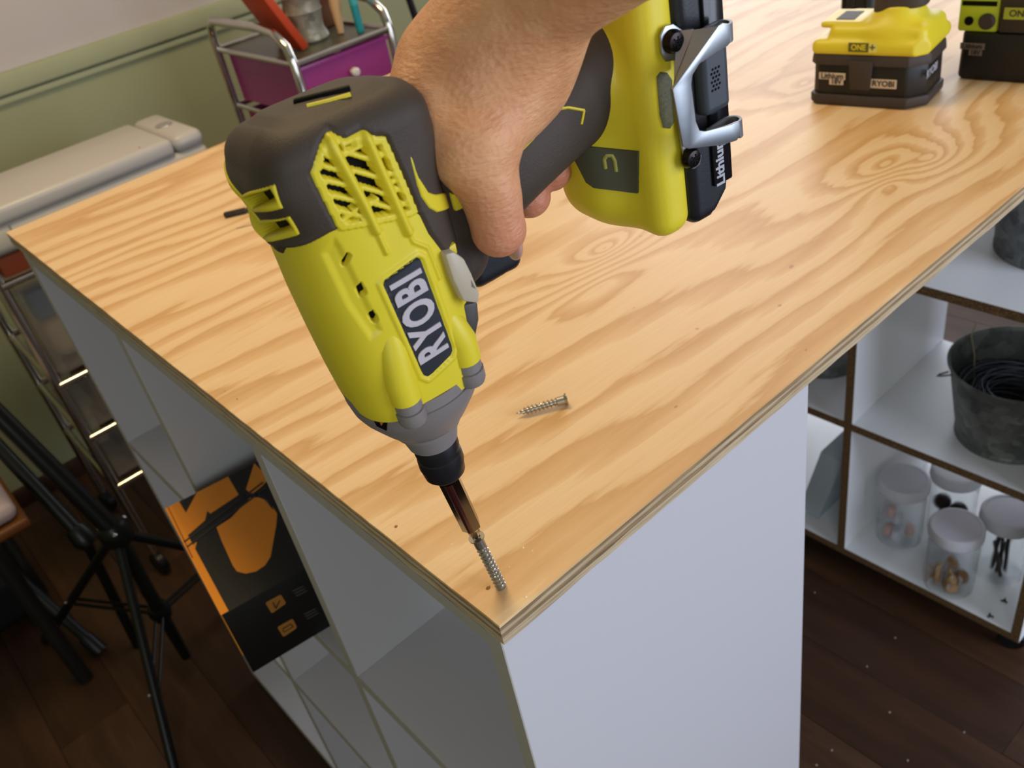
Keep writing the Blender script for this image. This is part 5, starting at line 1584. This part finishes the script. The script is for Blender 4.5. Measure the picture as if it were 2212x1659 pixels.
# ================================================================== purple drawer cart with craft things on top
M_PUR = bpy.data.materials.new('purple_clear_plastic'); M_PUR.use_nodes = True
_b = M_PUR.node_tree.nodes['Principled BSDF']
_b.inputs['Base Color'].default_value = (0.40, 0.05, 0.23, 1); _b.inputs['Roughness'].default_value = 0.25; _b.inputs['Alpha'].default_value = 0.9
DX0, DX1, DY0, DY1 = 0.591, 0.806, 1.235, 1.55
pc_ = empty('purple_drawer_cart', (0.70, 1.39, FZ), label='chrome cart with translucent purple drawers behind the bench', cat='cart')
zt = 0.0
for x in (DX0, DX1):
    tube('side_frame', [(x, DY0, -0.84), (x, DY0, 0.0), (x, DY0 + 0.010, 0.030), (x, DY0 + 0.045, 0.052), (x, DY0 + 0.10, 0.058), (x, DY1 - 0.03, 0.058), (x, DY1 - 0.008, 0.048), (x, DY1, 0.02), (x, DY1, -0.84)], 0.0085, M_CHR, pc_, 12)
for z in (0.0, -0.115, -0.215, -0.33, -0.60):
    for y in (DY0, DY1): tube('crossbar', [(DX0, y, z), (DX1, y, z)], 0.0065, M_CHR, pc_, 12)
    for x in (DX0, DX1): tube('side_bar', [(x, DY0, z), (x, DY1, z)], 0.005, M_CHR, pc_, 10)
for x in (DX0, DX1):
    for y in (DY0, DY1):
        lathe('castor', [(0.0001, -0.01), (0.022, -0.01), (0.026, -0.006), (0.026, 0.006), (0.022, 0.01), (0.0001, 0.01)], M_RUB, pc_, n=16, M=axis_matrix((x, y, FZ + 0.0262), (1, 0.2, 0)))
        tube('stem', [(x, y, FZ + 0.05), (x, y, -0.838)], 0.006, M_CHR, pc_, 8)
M_PEARL = mat('clear_pearl_knob', '#e6dccf', 0.15)
for z0, z1 in ((-0.104, -0.009), (-0.205, -0.124), (-0.318, -0.226), (-0.585, -0.345)):
    drawer(pc_, DX0 + 0.012, DX1 - 0.012, DY0 + 0.004, DY1 - 0.02, z0, z1, M_PUR, M_PEARL)
box('top_tray', (DX0 + 0.006, DY0 + 0.006, -0.006), (DX1 - 0.006, DY1 - 0.006, -0.001), mat('smoky_tray', '#4a4a3c', 0.3), pc_)
zc = 0.0002
o = box('orange_file', (0, 0, 0), (0.016, 0.10, 0.20), mat('burnt_orange_card', '#bb3d12', 0.55), bevel=0.002, M=Matrix.Translation((0.650, 1.30, zc)) @ Matrix.Rotation(math.radians(-24), 4, 'Y'))
tag(o, 'burnt orange file leaning on the purple cart beside the metal vase', 'file')
vz = empty('metal_vase', (0.705, 1.36, zc), label='ribbed galvanised metal vase on top of the purple drawer cart', cat='vase')
prof = [(0.0001, 0.0), (0.034, 0.0), (0.036, 0.004), (0.034, 0.012), (0.030, 0.020), (0.031, 0.035)]
for k in range(4): prof += [(0.0335 + k * 0.002, 0.050 + k * 0.030), (0.0350 + k * 0.002, 0.054 + k * 0.030), (0.0335 + k * 0.002, 0.058 + k * 0.030)]
prof += [(0.042, 0.20), (0.044, 0.203), (0.040, 0.203), (0.028, 0.02), (0.0001, 0.015)]
lathe('body', prof, galv('aged_galvanised_steel', ('#6f6d5f', '#8c8a7b', '#a8a695')), vz, n=36, M=Matrix.Translation((0.705, 1.36, zc)), cap=False)
o = tube('wooden_paddle', [(0.752, 1.325, zc + 0.001), (0.757, 1.328, zc + 0.05), (0.772, 1.335, zc + 0.12), (0.79, 1.345, zc + 0.20)], [0.006, 0.011, 0.015, 0.014], mat('pale_beech_paddle', '#c39a6f', 0.6), None, 12)
tag(o, 'pale wooden paddle propped beside the metal vase on the purple cart', 'paddle')
o = empty('teal_marker', (0.772, 1.285, zc), label='teal marker pen standing on the purple cart', cat='marker')
lathe('barrel', [(0.0001, 0), (0.0075, 0), (0.0078, 0.050), (0.0001, 0.050)], mat('teal_plastic', '#1f8c92', 0.4), o, n=16, M=Matrix.Translation((0.772, 1.285, zc)))
lathe('cap', [(0.0001, 0.050), (0.0082, 0.050), (0.0080, 0.074), (0.0001, 0.076)], mat('teal_cap', '#3aa0a6', 0.35), o, n=16, M=Matrix.Translation((0.772, 1.285, zc)))
o = box('brown_box', (0, 0, 0), (0.050, 0.06, 0.055), mat('brown_card', '#6d4222', 0.7), bevel=0.002, M=Matrix.Translation((0.790 - 0.035, 1.40, zc)) @ Matrix.Rotation(0.2, 4, 'Z'))
tag(o, 'small brown cardboard box at the back right of the purple cart', 'box')
o = box('brown_book', (0, 0, 0), (0.014, 0.06, 0.19), mat('red_brown_cover', '#71402c', 0.7), bevel=0.001, M=Matrix.Translation((0.745, 1.475, zc)) @ Matrix.Rotation(0.16, 4, 'Y'))
tag(o, 'red-brown book standing at the back of the purple cart', 'book')

# slim black rod leaning on the wall behind the carts
rd = tube('black_pole', [(1.2290, 1.60, FZ), (1.1105, 1.60, -0.049), (1.070, 1.60, 0.10), (1.02, 1.60, 0.40)], 0.0085, M_BLACK, None, 12)
tag(rd, 'slim black pole standing behind the bench beside the forearm', 'pole')

# ================================================================== light stand
M_STAND = mat('black_stand_metal', '#0f1110', 0.35, 0.3)
M_STANDG = mat('dark_grey_tube', '#25272b', 0.4, 0.4)
HB = Vector((-0.0646, 1.0637, -0.55))
ls = empty('light_stand', (HB.x, HB.y, FZ), label='black tripod light stand left of the cabinet', cat='stand')
SPR = Vector((-0.0700, 1.050, -0.735))
tube('centre_post', [HB, SPR, (-0.0715, 1.046, -0.86)], [0.0115, 0.0115, 0.0085], M_STAND, ls, 14)
tube('upper_post', [HB, Vector((-0.115, 1.132, -0.30)), Vector((-0.145, 1.18, -0.15))], [0.0165, 0.015, 0.013], M_STAND, ls, 14)
lathe('hub', [(0.0001, -0.02), (0.022, -0.02), (0.026, -0.012), (0.026, 0.012), (0.020, 0.022), (0.0001, 0.022)], M_STAND, ls, n=20, M=Matrix.Translation(HB))
lathe('spreader_hub', [(0.0001, -0.014), (0.017, -0.014), (0.020, 0.0), (0.017, 0.014), (0.0001, 0.014)], M_STAND, ls, n=20, M=Matrix.Translation(SPR))
feet = [Vector((-0.252, 1.36, FZ + 0.009)), Vector((-0.205, 0.80, FZ + 0.009)), Vector((0.175, 1.14, FZ + 0.009))]
for f_ in feet:
    d = (f_ - HB); st = HB + d.normalized() * 0.02
    lg = tube('leg', [st, f_], 0.0085, M_STAND, ls, 12)
    tube('rubber_foot', [f_ - d.normalized() * 0.03, f_ + d.normalized() * 0.002], 0.0115, M_RUB, lg, 12)
    mid = HB + d * 0.60
    for s_ in (-1, 1):
        off = Vector((-d.y, d.x, 0)).normalized() * 0.006 * s_
        tube('brace', [SPR + off, mid + off], 0.0032, M_STAND, ls, 8)
    lathe('rivet', [(0.0001, 0), (0.003, 0), (0.0001, 0.003)], M_STEEL, lg, n=10, M=Matrix.Translation(mid + Vector((-0.009, 0, 0.004))))
for k_, a_ in enumerate((0.3, 2.4, 4.5)):
    lathe('hub_bolt', [(0.0001, 0), (0.0042, 0), (0.0001, 0.004)], M_STEEL, ls, n=10, M=Matrix.Translation(HB + Vector((0.024 * math.cos(a_), 0.024 * math.sin(a_), 0.013))))
# second stand, only its lower rod with a rubber tip
s2 = empty('grey_stand', (-0.188, 1.2525, FZ), label='dark grey stand rod with rubber tip at the lower left', cat='stand')
pa = Vector(at((213, 1402), 2, FZ + 0.012).tolist()); pb = Vector(at((0, 1212), 2, -0.70).tolist())
d2_ = (pb - pa)
tube('rod', [pa, pb, pb + d2_ * 0.3], 0.011, M_STANDG, s2, 12)
tube('rubber_tip', [pa - d2_.normalized() * 0.006, pa + d2_.normalized() * 0.035], 0.015, M_RUB, s2, 14)
pa = Vector(at((184, 1165), 2, -0.60).tolist()); pb = Vector(at((-10, 958), 2, -0.42).tolist()); pm = Vector(at((160, 1140), 2, -0.60).tolist())
s3 = empty('boom_arm', pa, label='black boom arm with a clamp crossing left of the light stand', cat='boom arm')
tube('arm', [pa, pb, pb + (pb - pa) * 0.5], 0.0125, M_STAND, s3, 12)
tube('clamp', [pa + (pa - pb) * 0.06, pa, pa + (pb - pa) * 0.12], [0.016, 0.022, 0.018], M_STAND, s3, 14)
tube('support', [pa, Vector((pa.x - 0.02, pa.y + 0.03, FZ))], 0.009, M_STAND, s3, 10)
# stool with a pale padded seat
so = empty('padded_stool', (-0.33, 1.29, FZ), label='stool with pale padded seat and brown wooden rim at the left edge', cat='stool')
box('seat_cushion', (-0.53, 1.145, -0.485), (-0.166, 1.48, -0.450), mat('pale_mauve_vinyl', '#b9a6a6', 0.5), so, bevel=0.016, seg=4)
box('seat_rim', (-0.535, 1.138, -0.505), (-0.160, 1.486, -0.486), mat('brown_wood_rim', '#6a3d14', 0.5), so, bevel=0.006, seg=3)
for x in (-0.48, -0.23):
    for y in (1.20, 1.42):
        tube('leg', [(x, y, FZ), (x, y, -0.505)], 0.014, mat('dark_leg_wood', '#120c09', 0.6), so, 12)
bg = sdf_obj('black_bag', lambda X, Y, Z: rbox(X, Y, Z, (-0.330, 1.56, FZ + 0.066), (0.125, 0.11, 0.065), 0.03) + 0.003 * np.sin(X * 40 + Y * 30), (-0.48, 1.43, FZ - 0.002), (-0.18, 1.69, FZ + 0.145), 0.006, mat('black_nylon', '#0c0c0d', 0.7), None)
tag(bg, 'black soft bag lying on the floor beyond the stands', 'bag')
